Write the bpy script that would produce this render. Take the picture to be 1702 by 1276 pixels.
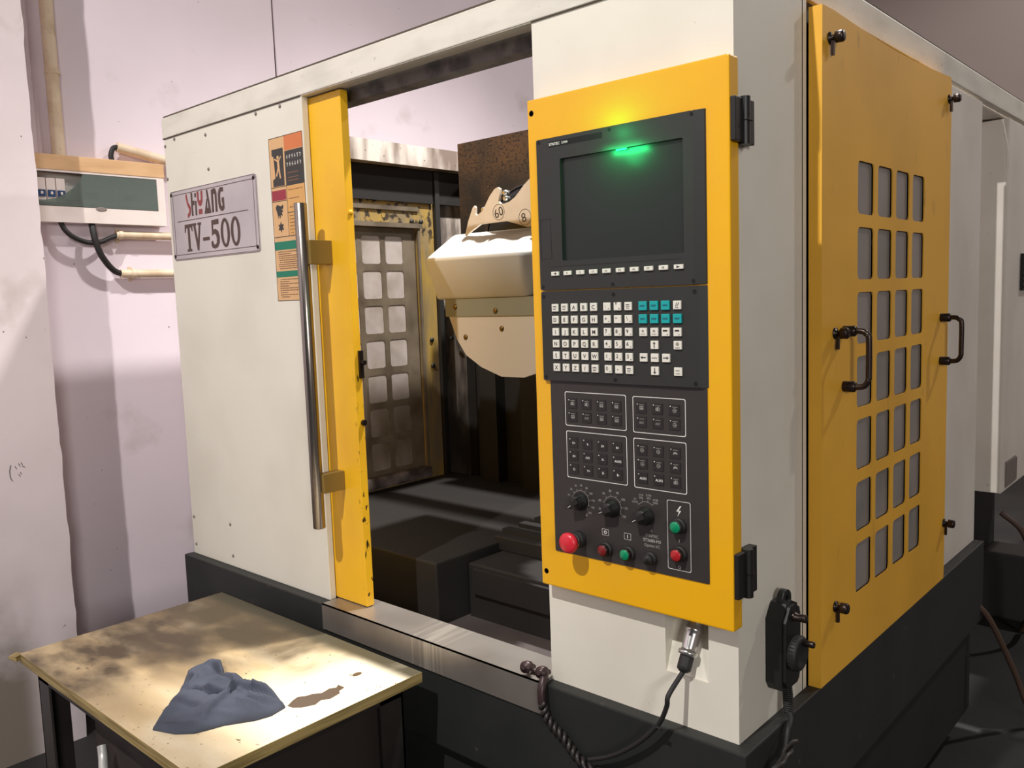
import bpy, bmesh, math, random
from mathutils import Vector, Matrix
random.seed(7)
sc = bpy.context.scene
col = sc.collection
for o in list(bpy.data.objects): bpy.data.objects.remove(o)

# ------------------------------------------------------------------ camera, world, lamps, exposure
cam = bpy.data.objects.new('camera', bpy.data.cameras.new('camera'))
col.objects.link(cam); sc.camera = cam
cam.data.sensor_width = 36; cam.data.lens = 1414.36 / 1702 * 36
cam.data.clip_start = .05; cam.data.clip_end = 60
R_, U_, F_ = Vector((0.74289, 0.66849, -0.035084)), Vector((-0.042176, 0.099048, 0.994188)), Vector((-0.668081, 0.737095, -0.101777))
cm = Matrix((R_, U_, -F_)).transposed().to_4x4()
cm.translation = (0.76628, -1.48198, 1.60373)
cam.matrix_world = cm

w = bpy.data.worlds.new('world'); sc.world = w; w.use_nodes = True
w.node_tree.nodes['Background'].inputs[0].default_value = (.80, .74, .72, 1)
w.node_tree.nodes['Background'].inputs[1].default_value = .02

def lamp(name, loc, power, r, colr, kind='POINT'):
    l = bpy.data.lights.new(name, kind); l.energy = power; l.color = colr; l.shadow_soft_size = r
    o = bpy.data.objects.new(name, l); col.objects.link(o); o.location = loc
    return o
WARM = (1, .98, .945)
def down_spot(name, loc, power, r, cone, blend):   # spot shining down
    o = lamp(name, loc, power, r, WARM, 'SPOT'); o.data.spot_size = math.radians(cone); o.data.spot_blend = blend
    return o
down_spot('hall_lamp_front', (-.25, -3.6, 5.6), 1060, .045, 156, .5)
down_spot('hall_lamp_above', (-.55, 1.52, 5.0), 1400, .09, 98, .8)
down_spot('back_wall_fill', (2.2, 5.4, 5.6), 420, .1, 160, .3)  # added spot, out of view, to brighten the back wall
o = lamp('fill_light_right', (5.2, -4.2, 2.9), 165, .1, (1, .975, .95), 'AREA'); o.data.size = 1.4  # added soft fill that brightens the machine's right side
o.rotation_euler = (Vector((-.5, .6, 1.4)) - o.location).to_track_quat('-Z', 'Y').to_euler()
sc.view_settings.view_transform = 'Standard'
sc.view_settings.look = 'None'
sc.view_settings.exposure = 0
sc.view_settings.gamma = 1
sc.view_settings.use_curve_mapping = False

# ------------------------------------------------------------------ materials
def lin(c):
    return tuple((v / 255 / 12.92 if v / 255 <= .04045 else ((v / 255 + .055) / 1.055) ** 2.4) for v in c)
MATS = {}
def mat(name, rgb, rough=.5, metal=0, spec=.5, emit=None, noise=None, bump=None, alpha=None, trans=0, lay=None, coat=0):
    """rgb in sRGB; noise = list of (scale, rgb2, lo, hi, detail) overlays; bump=(scale,strength)"""
    m = bpy.data.materials.new(name); m.use_nodes = True
    nt = m.node_tree; b = nt.nodes['Principled BSDF']
    b.inputs['Base Color'].default_value = (*lin(rgb), 1)
    b.inputs['Roughness'].default_value = rough; b.inputs['Metallic'].default_value = metal
    b.inputs['Specular IOR Level'].default_value = spec
    if coat: b.inputs['Coat Weight'].default_value = coat
    if emit:
        b.inputs['Emission Color'].default_value = (*lin(emit[0]), 1); b.inputs['Emission Strength'].default_value = emit[1]
    tc = nt.nodes.new('ShaderNodeNewGeometry')
    prev = None
    for i, n in enumerate(noise or []):
        sc_, c2, lo, hi, det = n[:5]; stretch = n[5] if len(n) > 5 else (1, 1, 1)
        mp = nt.nodes.new('ShaderNodeMapping'); nt.links.new(tc.outputs['Position'], mp.inputs[0]); mp.inputs['Scale'].default_value = stretch
        mp.inputs['Location'].default_value = (i * 3.7, i * 1.3, i * 2.1)
        nz = nt.nodes.new('ShaderNodeTexNoise'); nz.inputs['Scale'].default_value = sc_; nz.inputs['Detail'].default_value = det
        nt.links.new(mp.outputs[0], nz.inputs['Vector'])
        rp = nt.nodes.new('ShaderNodeMapRange'); rp.inputs[1].default_value = lo; rp.inputs[2].default_value = hi
        nt.links.new(nz.outputs['Fac'], rp.inputs[0])
        fac = rp.outputs[0]
        if len(n) > 6:      # band masks on an axis: list of (axis, v0, v1): 0 at v0 -> 1 at v1
            for ax, v0, v1 in n[6]:
                sx = nt.nodes.new('ShaderNodeSeparateXYZ'); nt.links.new(tc.outputs['Position'], sx.inputs[0])
                mr = nt.nodes.new('ShaderNodeMapRange'); mr.interpolation_type = 'SMOOTHSTEP'
                mr.inputs[1].default_value = v0; mr.inputs[2].default_value = v1
                nt.links.new(sx.outputs['XYZ'.index(ax)], mr.inputs[0])
                mu = nt.nodes.new('ShaderNodeMath'); mu.operation = 'MULTIPLY'
                nt.links.new(fac, mu.inputs[0]); nt.links.new(mr.outputs[0], mu.inputs[1]); fac = mu.outputs[0]
        mx = nt.nodes.new('ShaderNodeMix'); mx.data_type = 'RGBA'
        nt.links.new(fac, mx.inputs[0])
        if prev is None: mx.inputs[6].default_value = (*lin(rgb), 1)
        else: nt.links.new(prev, mx.inputs[6])
        mx.inputs[7].default_value = (*lin(c2), 1)
        prev = mx.outputs[2]
    if prev is not None: nt.links.new(prev, b.inputs['Base Color'])
    if bump:
        nz = nt.nodes.new('ShaderNodeTexNoise'); nz.inputs['Scale'].default_value = bump[0]; nz.inputs['Detail'].default_value = 4
        nt.links.new(tc.outputs['Position'], nz.inputs['Vector'])
        bp = nt.nodes.new('ShaderNodeBump'); bp.inputs['Strength'].default_value = bump[1]; bp.inputs['Distance'].default_value = .004
        nt.links.new(nz.outputs['Fac'], bp.inputs['Height']); nt.links.new(bp.outputs[0], b.inputs['Normal'])
    if alpha is not None:   # smoked clear sheet: part transparent, part principled
        t = nt.nodes.new('ShaderNodeBsdfTransparent'); t.inputs[0].default_value = (*lin((206, 218, 212)), 1)
        ms = nt.nodes.new('ShaderNodeMixShader'); ms.inputs[0].default_value = alpha
        nt.links.new(t.outputs[0], ms.inputs[1]); nt.links.new(b.outputs[0], ms.inputs[2])
        nt.links.new(ms.outputs[0], nt.nodes['Material Output'].inputs[0])
    MATS[name] = m
    return m
WHITE = mat('white_paint', (226, 220, 206), .42, noise=[(2.5, (214, 207, 192), .45, .75, 3), (60, (150, 138, 120), .74, .80, 3)], bump=(400, .04))
WHITE_OLD = mat('worn_white_paint', (222, 216, 204), .5, noise=[(5, (196, 190, 178), .45, .8, 5, (1, 1, 3)), (38, (120, 105, 88), .70, .78, 5)], bump=(300, .05))
GREYWHITE = mat('side_white_paint', (222, 214, 204), .5, noise=[(3, (204, 194, 182), .4, .8, 3), (45, (150, 140, 125), .72, .80, 3)])
YEL = mat('yellow_paint', (236, 174, 12), .36, noise=[(3, (228, 168, 38), .45, .8, 3)])
YEL_SIDE = mat('yellow_service_paint', (238, 178, 58), .45, noise=[(2.2, (214, 158, 48), .4, .8, 4), (7, (150, 108, 40), .66, .84, 6, (1, 2.5, 1))])
YEL_WORN = mat('worn_yellow_paint', (238, 182, 36), .38, noise=[(4, (226, 166, 38), .45, .8, 3),
      (70, (62, 40, 16), .62, .65, 3, (1, 1, .6), [('X', -1.224, -1.210), ('Z', 1.5, .9)]),
      (9, (48, 32, 20), .64, .66, 3, (2.5, 2.5, .7), [('X', -1.218, -1.209), ('Z', 1.5, 1.4)])])
DARK = mat('dark_base_paint', (38, 39, 38), .55, noise=[(6, (31, 33, 32), .4, .7, 4), (30, (96, 88, 76), .68, .8, 5)])
SKIRT = mat('black_skirt', (28, 28, 27), .7, noise=[(5, (20, 20, 20), .4, .7, 3)])
STEEL = mat('brushed_sill_steel', (178, 170, 162), .34, .7, noise=[(3, (140, 130, 122), .4, .75, 3), (2, (206, 198, 186), .50, .62, 2, (24, 1, .3), [('X', -.80, -.86), ('X', -1.02, -.95)])])
CHROME = mat('polished_steel', (198, 196, 194), .26, .9)
OLIVE = mat('olive_bracket', (138, 112, 56), .5, .1)
PLAS = mat('dark_panel_plastic', (40, 40, 38), .55, bump=(900, .05))
PLAS2 = mat('operation_panel_film', (50, 45, 44), .5)
GLASSY = mat('screen_glass', (30, 36, 33), .34, spec=.4)
KEYW = mat('key_white', (225, 220, 208), .45)
KEYG = mat('key_teal', (12, 158, 158), .4)
LEGEND = mat('legend_black', (50, 46, 44), .5)
LEGDIM = mat('legend_faded', (150, 144, 134), .5)
PRINT = mat('print_white', (215, 212, 205), .5)
PRINTDIM = mat('print_grey', (150, 146, 140), .5)
KEYD = mat('membrane_key', (36, 33, 32), .5)
BLACK = mat('black_plastic', (26, 25, 24), .45)
HOLE = mat('black_hole', (8, 8, 8), .8)
BLKR = mat('black_rubber', (30, 28, 27), .6)
RED = mat('red_button', (210, 42, 56), .35)
REDD = mat('dark_red_button', (118, 26, 28), .4)
REDM = mat('red_lens', (170, 30, 36), .35)
GREEN = mat('green_button', (0, 132, 88), .35)
LED = mat('green_led', (30, 255, 120), .4, emit=((40, 255, 130), 1.2))
PLATE = mat('name_plate_metal', (200, 190, 192), .38, .25, noise=[(4, (184, 174, 178), .4, .7, 4)])
PLATEW = mat('plate_text_brown', (78, 58, 52), .5)
PLATEK = mat('plate_text_black', (52, 42, 38), .5)
PLATER = mat('plate_text_red', (140, 62, 62), .5)
TAN = mat('sticker_tan', (214, 170, 122), .55)
TAN2 = mat('sticker_amber', (212, 160, 96), .55)
ORA = mat('sticker_orange', (208, 118, 70), .55)
STK = mat('sticker_black', (52, 50, 48), .5)
STR = mat('sticker_red', (150, 46, 60), .5)
STG = mat('sticker_green', (16, 118, 92), .5)
STT = mat('sticker_text', (124, 88, 62), .6)
WALL = mat('pink_white_plaster', (232, 217, 225), .85, noise=[(1.6, (224, 209, 216), .4, .75, 4), (55, (120, 104, 96), .765, .80, 2), (3.2, (190, 176, 172), .62, .85, 4)], bump=(30, .08))
PILL = mat('pillar_plaster', (230, 215, 218), .85, noise=[(2.2, (218, 203, 204), .4, .75, 4), (48, (110, 92, 82), .755, .79, 2), (4, (186, 172, 166), .64, .82, 5), (3, (130, 118, 108), .25, .55, 6, (1, 1, 1), [('Z', .80, .45), ('Y', -.40, -.52)])], bump=(26, .15))
FLOORM = mat('dark_oily_concrete', (38, 36, 35), .7, noise=[(3, (26, 25, 25), .4, .7, 6), (14, (52, 44, 38), .62, .8, 5)], bump=(40, .3))
CEIL = mat('ceiling_paint', (110, 102, 98), .9)
HALLW = mat('hall_wall_paint', (186, 170, 164), .9)
SEAM = mat('seam_dark', (84, 74, 62), .9)
CONDUIT = mat('aged_conduit', (222, 200, 172), .5, noise=[(12, (196, 170, 138), .45, .7, 5), (40, (140, 112, 84), .68, .76, 3)])
BOXW = mat('box_white_plastic', (232, 218, 212), .5, noise=[(8, (216, 202, 194), .5, .8, 4)])
BOXT = mat('yellowed_top_strip', (220, 178, 132), .55, noise=[(16, (202, 158, 112), .45, .75, 6, (1, .4, 2)), (60, (150, 110, 76), .7, .8, 3)])
SMOKE = mat('smoked_cover', (128, 138, 132), .3, alpha=.45)
BOXIN = mat('box_inside', (190, 186, 180), .6)
BLUE = mat('blue_lever', (24, 60, 104), .4)
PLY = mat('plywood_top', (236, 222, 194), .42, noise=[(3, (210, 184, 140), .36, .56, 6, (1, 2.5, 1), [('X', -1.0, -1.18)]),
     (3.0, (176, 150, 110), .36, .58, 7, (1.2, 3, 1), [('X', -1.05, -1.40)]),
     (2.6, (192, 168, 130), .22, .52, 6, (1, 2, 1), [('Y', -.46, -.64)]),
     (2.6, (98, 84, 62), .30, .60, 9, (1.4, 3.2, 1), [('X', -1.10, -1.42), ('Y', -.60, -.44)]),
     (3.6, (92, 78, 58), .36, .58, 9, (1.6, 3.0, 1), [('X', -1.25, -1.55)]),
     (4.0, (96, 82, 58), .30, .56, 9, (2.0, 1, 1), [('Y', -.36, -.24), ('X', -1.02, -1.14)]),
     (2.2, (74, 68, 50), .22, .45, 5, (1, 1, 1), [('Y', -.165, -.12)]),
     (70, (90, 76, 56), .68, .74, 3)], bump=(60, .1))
PLYE = mat('plywood_edge', (166, 144, 92), .6, noise=[(5, (128, 108, 64), .4, .6, 3, (1, 1, 30))])
OIL = mat('oil_film', (92, 76, 62), .2)
TABF = mat('table_frame_steel', (48, 42, 40), .5, noise=[(8, (36, 32, 30), .4, .7, 4)])
RAG = mat('blue_grey_cloth', (66, 70, 83), .9, noise=[(14, (56, 60, 72), .4, .7, 4)], bump=(250, .25))
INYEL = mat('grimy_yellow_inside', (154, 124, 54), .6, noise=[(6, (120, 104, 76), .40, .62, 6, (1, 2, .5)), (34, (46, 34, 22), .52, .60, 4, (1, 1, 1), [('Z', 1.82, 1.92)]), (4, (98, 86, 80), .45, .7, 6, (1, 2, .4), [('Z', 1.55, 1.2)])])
INGREY = mat('grimy_grey_frame', (104, 92, 76), .6, noise=[(7, (72, 60, 46), .4, .7, 6)])
INPOST = mat('grimy_white_post', (176, 164, 154), .6, noise=[(9, (110, 98, 90), .42, .62, 8, (1, 2, .6)), (3, (60, 54, 48), .4, .62, 4, (1, 1, .5), [('Z', 1.7, 1.2)])])
INTRIM = mat('streaked_inner_trim', (204, 192, 182), .5, noise=[(5, (120, 104, 94), .42, .62, 8, (1, 2.2, .5)), (50, (86, 66, 50), .66, .74, 3)])
PANEI = mat('cloudy_window_inside', (164, 153, 148), .4, noise=[(9, (142, 131, 122), .4, .7, 5), (5, (96, 84, 66), .30, .6, 5, (1, 1, .5), [('Z', 1.30, 1.0)])])
PANES = mat('grey_window_film', (146, 138, 134), .35, noise=[(5, (126, 122, 118), .4, .7, 4)])
RUST_SHADED = mat('rusty_plate_shaded_below', (92, 64, 36), .6, noise=[(9, (66, 50, 30), .4, .65, 6), (70, (40, 26, 16), .50, .62, 5, (1, 1, 1.6)), (5, (34, 30, 26), .3, .6, 5, (1, 1, 1), [('Z', 2.14, 2.02)]), (60, (150, 96, 58), .70, .76, 2)])  # rust and speckles, with shade painted into the lower part of the plate
DINT = mat('dark_inside_metal', (32, 29, 27), .6, noise=[(4, (24, 22, 20), .4, .7, 5)])
LEDGE = mat('chip_ledge_metal', (38, 35, 33), .55, noise=[(4, (34, 31, 29), .4, .7, 5)])
TRAY = mat('chip_tray_metal', (86, 78, 76), .5, noise=[(4, (70, 62, 60), .4, .7, 5)])
CREAM = mat('cream_cover', (222, 219, 212), .45)
DISCM = mat('pale_disc_metal', (228, 212, 192), .42, .1, noise=[(8, (212, 196, 176), .4, .7, 4)])
BRONZE = mat('bronze_screw', (120, 96, 58), .3, .9)
GUN = mat('gunmetal', (62, 52, 48), .35, .8)
HOSEB = mat('brown_hose', (84, 62, 50), .6)
HOSEG = mat('grey_hose', (70, 66, 62), .6)
PIPE = mat('galvanised_pipe', (190, 188, 184), .4, .4)
VENT = mat('vent_grey', (130, 118, 112), .6)

# ------------------------------------------------------------------ mesh helpers
I4 = Matrix.Identity(4)
def FR(y=0):   # u->X, v->Z, w->-Y (a face looking at the front)
    return Matrix(((1, 0, 0, 0), (0, 0, -1, y), (0, 1, 0, 0), (0, 0, 0, 1)))
def SD(x=0):   # u->Y, v->Z, w->+X
    return Matrix(((0, 0, 1, x), (1, 0, 0, 0), (0, 1, 0, 0), (0, 0, 0, 1)))
def UP(z=0):   # u->X, v->Y, w->Z
    return Matrix.Translation((0, 0, z))
def frame_to(d, loc=(0, 0, 0)):
    d = Vector(d).normalized(); q = d.to_track_quat('Z', 'Y').to_matrix().to_4x4(); q.translation = loc
    return q

class MB:
    def __init__(s): s.v = []; s.f = []; s.m = []; s.sm = []
    def add(s, vs, fs, M=I4, mi=0, smooth=False):
        o = len(s.v); s.v += [M @ Vector(p) for p in vs]
        for f in fs: s.f.append([i + o for i in f]); s.m.append(mi); s.sm.append(smooth)
        return s
    def box(s, a, b, M=I4, mi=0, bev=0):
        x0, y0, z0 = [min(p, q) for p, q in zip(a, b)]; x1, y1, z1 = [max(p, q) for p, q in zip(a, b)]
        if not bev:
            vs = [(x, y, z) for z in (z0, z1) for x, y in ((x0, y0), (x1, y0), (x1, y1), (x0, y1))]
            return s.add(vs, [(3, 2, 1, 0), (4, 5, 6, 7), (0, 1, 5, 4), (1, 2, 6, 5), (2, 3, 7, 6), (3, 0, 4, 7)], M, mi)
        bm = bmesh.new(); bmesh.ops.create_cube(bm, size=1)
        for v in bm.verts: v.co = Vector(((x0 + x1) / 2 + v.co.x * (x1 - x0), (y0 + y1) / 2 + v.co.y * (y1 - y0), (z0 + z1) / 2 + v.co.z * (z1 - z0)))
        bmesh.ops.bevel(bm, geom=bm.edges[:], offset=bev, segments=2, affect='EDGES', profile=.6)
        s.bm(bm, M, mi); bm.free(); return s
    def bm(s, bm, M=I4, mi=0, smooth=False):
        bm.verts.index_update()
        return s.add([v.co[:] for v in bm.verts], [[v.index for v in f.verts] for f in bm.faces], M, mi, smooth)
    def lathe(s, prof, M=I4, n=24, mi=0, smooth=True, caps=True):  # prof: (r, w)
        vs = []; fs = []
        for r, z in prof:
            for i in range(n):
                a = 2 * math.pi * i / n; vs.append((r * math.cos(a), r * math.sin(a), z))
        for k in range(len(prof) - 1):
            for i in range(n):
                j = (i + 1) % n; fs.append((k * n + i, k * n + j, (k + 1) * n + j, (k + 1) * n + i))
        s.add(vs, fs, M, mi, smooth)
        if caps:
            s.add(vs[:n], [list(range(n))[::-1]], M, mi); s.add(vs[-n:], [list(range(n))], M, mi)
        return s
    def cyl(s, r, z0, z1, M=I4, n=20, mi=0, ch=0):
        if ch: return s.lathe([(r, z0), (r, z1 - ch), (r - ch, z1)], M, n, mi)
        return s.lathe([(r, z0), (r, z1)], M, n, mi)
    def prism(s, poly, w0, w1, M=I4, mi=0):
        n = len(poly); vs = [(x, y, w0) for x, y in poly] + [(x, y, w1) for x, y in poly]
        fs = [list(range(n))[::-1], list(range(n, 2 * n))] + [(i, (i + 1) % n, n + (i + 1) % n, n + i) for i in range(n)]
        return s.add(vs, fs, M, mi)
    def tube(s, pts, r, n=10, mi=0, smooth=True, rf=None):
        pts = [Vector(p) for p in pts]; N = len(pts); vs = []; fs = []
        up = Vector((.13, .27, .95)).normalized(); pt = None
        for i, p in enumerate(pts):
            t = (pts[min(i + 1, N - 1)] - pts[max(i - 1, 0)]).normalized()
            a = t.cross(up) if pt is None else pa - t * pa.dot(t)
            if a.length < 1e-6: a = t.orthogonal()
            a.normalize(); pa = a; pt = t; b = t.cross(a)
            rr = rf(i / (N - 1)) if rf else r
            for k in range(n):
                th = 2 * math.pi * k / n; vs.append(p + (a * math.cos(th) + b * math.sin(th)) * rr)
        for i in range(N - 1):
            for k in range(n):
                j = (k + 1) % n; fs.append((i * n + k, i * n + j, (i + 1) * n + j, (i + 1) * n + k))
        s.add(vs, fs, I4, mi, smooth)
        s.add(vs[:n], [list(range(n))[::-1]], I4, mi); s.add(vs[-n:], [list(range(n))], I4, mi)
        return s
    def mesh(s, name, mats):
        me = bpy.data.meshes.new(name); me.from_pydata([tuple(v) for v in s.v], [], s.f)
        for m in (mats if isinstance(mats, (list, tuple)) else [mats]): me.materials.append(m)
        me.polygons.foreach_set('material_index', s.m); me.polygons.foreach_set('use_smooth', s.sm)
        bm = bmesh.new(); bm.from_mesh(me); bmesh.ops.recalc_face_normals(bm, faces=bm.faces[:]); bm.to_mesh(me); bm.free()
        me.update(); return me
    def obj(s, name, mats, parent=None, **kw):
        return link(name, s.mesh(name, mats), parent, **kw)

def world_loc(o):
    p = Vector(o.location)
    return p
def link(name, me, parent=None, loc=None, **kw):
    o = bpy.data.objects.new(name, me); col.objects.link(o)
    if loc is not None: o.location = loc
    if parent:
        o.parent = parent; o.matrix_parent_inverse = Matrix.Translation(-Vector(parent.location))
    for k, v in kw.items(): o[k] = v
    return o
def thing(name, loc, label, cat, group=None):
    o = bpy.data.objects.new(name, None); col.objects.link(o); o.location = loc; o.empty_display_size = .05
    o['label'] = label; o['category'] = cat
    if group: o['group'] = group
    return o
def spline(pts, n=8):
    P = [Vector(p) for p in pts]; P = [2 * P[0] - P[1]] + P + [2 * P[-1] - P[-2]]; out = []
    for i in range(1, len(P) - 2):
        for k in range(n):
            t = k / n; a, b, c, d = P[i - 1:i + 3]
            out.append(.5 * ((2 * b) + (c - a) * t + (2 * a - 5 * b + 4 * c - d) * t * t + (3 * b - a - 3 * c + d) * t ** 3))
    out.append(P[-2]); return out
def rrect(x0, z0, x1, z1, r, n=4):
    out = []
    for cx, cz, a0 in ((x1 - r, z1 - r, 0), (x0 + r, z1 - r, 90), (x0 + r, z0 + r, 180), (x1 - r, z0 + r, 270)):
        for k in range(n + 1):
            a = math.radians(a0 + 90 * k / n); out.append((cx + r * math.cos(a), cz + r * math.sin(a)))
    return out
def circ(cx, cz, r, n=20, rz=None):
    return [(cx + r * math.cos(2 * math.pi * i / n), cz + (rz or r) * math.sin(2 * math.pi * i / n)) for i in range(n)]
def curve_mesh(cu):
    o = bpy.data.objects.new('tmp', cu); col.objects.link(o)
    dg = bpy.context.evaluated_depsgraph_get(); dg.update()
    me = bpy.data.meshes.new_from_object(o.evaluated_get(dg))
    vs = [v.co.copy() for v in me.vertices]; fs = [list(p.vertices) for p in me.polygons]
    bpy.data.objects.remove(o); bpy.data.meshes.remove(me); bpy.data.curves.remove(cu)
    return vs, fs
def sheet(outer, holes, t, M, mb=None, mi=0):
    """flat plate with real holes, from w=0 to w=t"""
    cu = bpy.data.curves.new('s', 'CURVE'); cu.dimensions = '2D'; cu.fill_mode = 'BOTH'; cu.extrude = t / 2
    for poly in [outer] + holes:
        sp = cu.splines.new('POLY'); sp.points.add(len(poly) - 1)
        for p, q in zip(sp.points, poly): p.co = (q[0], q[1], 0, 1)
        sp.use_cyclic_u = True
    vs, fs = curve_mesh(cu)
    mb = mb or MB()
    return mb.add([(v.x, v.y, v.z + t / 2) for v in vs], fs, M, mi)
_tc = {}
def text(mb, s, x, z, h, M, mi=0, align='C', bold=0, w=.0006, sx=1, rot=0, shear=0):
    key = (s, bold, shear)
    if key not in _tc:
        cu = bpy.data.curves.new('t', 'FONT'); cu.body = s; cu.size = 1; cu.offset = bold; cu.resolution_u = 3; cu.shear = shear
        vs, fs = curve_mesh(cu); _tc[key] = (vs, fs)
    vs, fs = _tc[key]
    if not vs: return mb
    x0 = min(v.x for v in vs); x1 = max(v.x for v in vs); z0 = min(v.y for v in vs); z1 = max(v.y for v in vs)
    k = h / max(z1 - z0, .35) if len(s) == 1 and s in '-.\'' else h / .72
    cx = {'C': (x0 + x1) / 2, 'L': x0, 'R': x1}[align]; cz = .36
    ca, sa = math.cos(rot), math.sin(rot); pv = []
    for v in vs:
        a = (v.x - cx) * k * sx; b = (v.y - cz) * k
        pv.append((x + a * ca - b * sa, z + a * sa + b * ca, w))
    return mb.add(pv, fs, M, mi)
def ring_line(mb, poly, wd, M, w, mi=0):
    """thin printed outline following a closed polygon"""
    n = len(poly)
    cx = sum(p[0] for p in poly) / n; cz = sum(p[1] for p in poly) / n
    hx = max(abs(p[0] - cx) for p in poly); hz = max(abs(p[1] - cz) for p in poly)
    inn = [(cx + (p[0] - cx) * (hx - wd) / hx, cz + (p[1] - cz) * (hz - wd) / hz) for p in poly]
    vs = [(x, z, w) for x, z in poly] + [(x, z, w) for x, z in inn]
    return mb.add(vs, [(i, (i + 1) % n, n + (i + 1) % n, n + i) for i in range(n)], M, mi)
def arc_line(mb, cx, cz, r, a0, a1, wd, M, w, mi=0, n=24):
    vs = []
    for i in range(n + 1):
        a = math.radians(a0 + (a1 - a0) * i / n)
        for rr in (r, r + wd): vs.append((cx + rr * math.cos(a), cz + rr * math.sin(a), w))
    return mb.add(vs, [(2 * i, 2 * i + 1, 2 * i + 3, 2 * i + 2) for i in range(n)], M, mi)
def seg(mb, x0, z0, x1, z1, wd, M, w, mi=0):
    d = Vector((x1 - x0, z1 - z0)).normalized() * wd / 2; nx, nz = -d.y, d.x
    return mb.add([(x0 + nx, z0 + nz, w), (x0 - nx, z0 - nz, w), (x1 - nx, z1 - nz, w), (x1 + nx, z1 + nz, w)], [(0, 1, 2, 3)], M, mi)
def quad(mb, x0, z0, x1, z1, M, w, mi=0):
    return mb.add([(x0, z0, w), (x1, z0, w), (x1, z1, w), (x0, z1, w)], [(0, 1, 2, 3)], M, mi)

# ------------------------------------------------------------------ the hall
S = 'structure'
MB().box((-2.9, -9, -.1), (9, 7.2, 0)).obj('floor', FLOORM, kind=S)
MB().box((-2.9, -9, 6.5), (9, 7.2, 6.6)).obj('ceiling', CEIL, kind=S)
wl = MB(); wl.box((-2.9, -9, 0), (-2.75, .838, 6.5)); wl.box((-2.9, .85, 0), (-2.75, 7.2, 6.5))
WL = wl.obj('wall_left', WALL, kind=S)
MB().box((-2.9, .836, 0), (-2.762, .852, 6.5)).obj('trim_1', SEAM, kind=S, label='dark vertical joint in the left wall')
MB().box((-2.9, 7.05, 0), (9, 7.2, 6.5)).obj('wall_back', HALLW, kind=S)
MB().box((8.85, -9, 0), (9, 7.2, 6.5)).obj('wall_right', HALLW, kind=S)
pb = bmesh.new(); bmesh.ops.create_cube(pb, size=1)
for v in pb.verts: v.co = Vector((-2.65 + v.co.x * .22, -.585 + v.co.y * .55, 3.25 + v.co.z * 6.5))
bmesh.ops.subdivide_edges(pb, edges=[e for e in pb.edges if abs(e.verts[0].co.z - e.verts[1].co.z) > 1], cuts=160)
for v in pb.verts:
    if v.co.x > -2.6 and v.co.y > -.4: v.co.y += random.uniform(-.003, .003)
p_ = MB(); p_.bm(pb); PL_ = p_.obj('trim_2', PILL, kind=S, label='plastered pillar with chipped edge at the left wall'); pb.free()

b = MB(); MS = SD(-2.5385)
for y0, z0, y1, z1 in ((-.481, 1.076, -.486, 1.055), (-.486, 1.055, -.485, 1.030), (-.485, 1.030, -.479, 1.018), (-.468, 1.070, -.463, 1.060), (-.456, 1.078, -.450, 1.066), (-.447, 1.080, -.443, 1.070), (-.444, 1.066, -.436, 1.062), (-.458, 1.040, -.453, 1.030), (-.452, 1.046, -.449, 1.038)):
    seg(b, y0, z0, y1, z1, .0022, MS, 0)
b.obj('pencil_mark', SEAM, PL_)
# ------------------------------------------------------------------ machining centre body
MC = thing('machining_center', (-1.1, .85, 0), 'large white and dark grey machining centre enclosure filling most of the picture', 'machine')
# base tiers
b = MB()
b.box((-2.215, -.032, .42), (.03, .02, .70), bev=.004)            # front rail
b.box((-.02, .02, .42), (.03, 1.755, .70), bev=.004)              # right rail
b.box((-2.215, .02, .42), (-2.16, 1.755, .70), bev=.004)
b.obj('base_rail', DARK, MC)
sk = MB(); sk.box((-2.19, .0, .10), (.0, 1.72, .56)); 
for x in (-2.05, -1.1, -.12):
    for y in (.12, 1.6): sk.cyl(.04, 0, .11, Matrix.Translation((x, y, 0)), 12)
sk.obj('base_skirt', SKIRT, MC)
# front left panel (folded sheet)
b = MB(); b.box((-2.2, 0, .70), (-1.3565, .022, 2.202), bev=.003)
LP = b.obj('front_panel', WHITE, MC)
# side walls
MB().box((-2.2, .022, .70), (-2.17, 1.74, 2.202)).obj('left_side_panel', WHITE_OLD, MC)
# column with a pocket cut for the connector
b = MB()
sheet([(-.482, .70), (0, .70), (0, 2.202), (-.482, 2.202)], [[(-.167, .809), (-.066, .809), (-.066, .955), (-.167, .955)]], .004, FR(.004), b)
b.box((-.482, .004, .70), (-.478, .30, 2.202)); b.box((-.004, .004, .70), (0, .322, 2.202)); b.box((-.482, .30, .70), (0, .304, 2.202))
b.obj('column_panel', WHITE, MC)
pk = MB()
pk.add([(-.167, .004, .809), (-.066, .004, .809), (-.066, .06, .955), (-.167, .06, .955)], [(0, 1, 2, 3)])
pk.add([(-.167, .004, .809), (-.167, .06, .955), (-.167, .004, .955)], [(0, 1, 2)])
pk.add([(-.066, .004, .809), (-.066, .06, .955), (-.066, .004, .955)], [(0, 1, 2)])
pk.add([(-.167, .004, .955), (-.066, .004, .955), (-.066, .06, .955), (-.167, .06, .955)], [(0, 1, 2, 3)])
pk.obj('connector_pocket', WHITE, MC)
# right side panels
b = MB(); b.box((-.012, .322, .70), (-.008, 1.30, 2.202)); b.obj('side_backing_panel', SKIRT, MC)
b = MB(); b.box((-.03, 1.24, .70), (0, 1.742, 2.192), bev=.004); b.obj('side_rear_panel', GREYWHITE, MC)
b = MB(); b.box((-.30, 1.742, .70), (-.05, 1.75, 2.2)); b.obj('rear_return_panel', GREYWHITE, MC)
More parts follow.
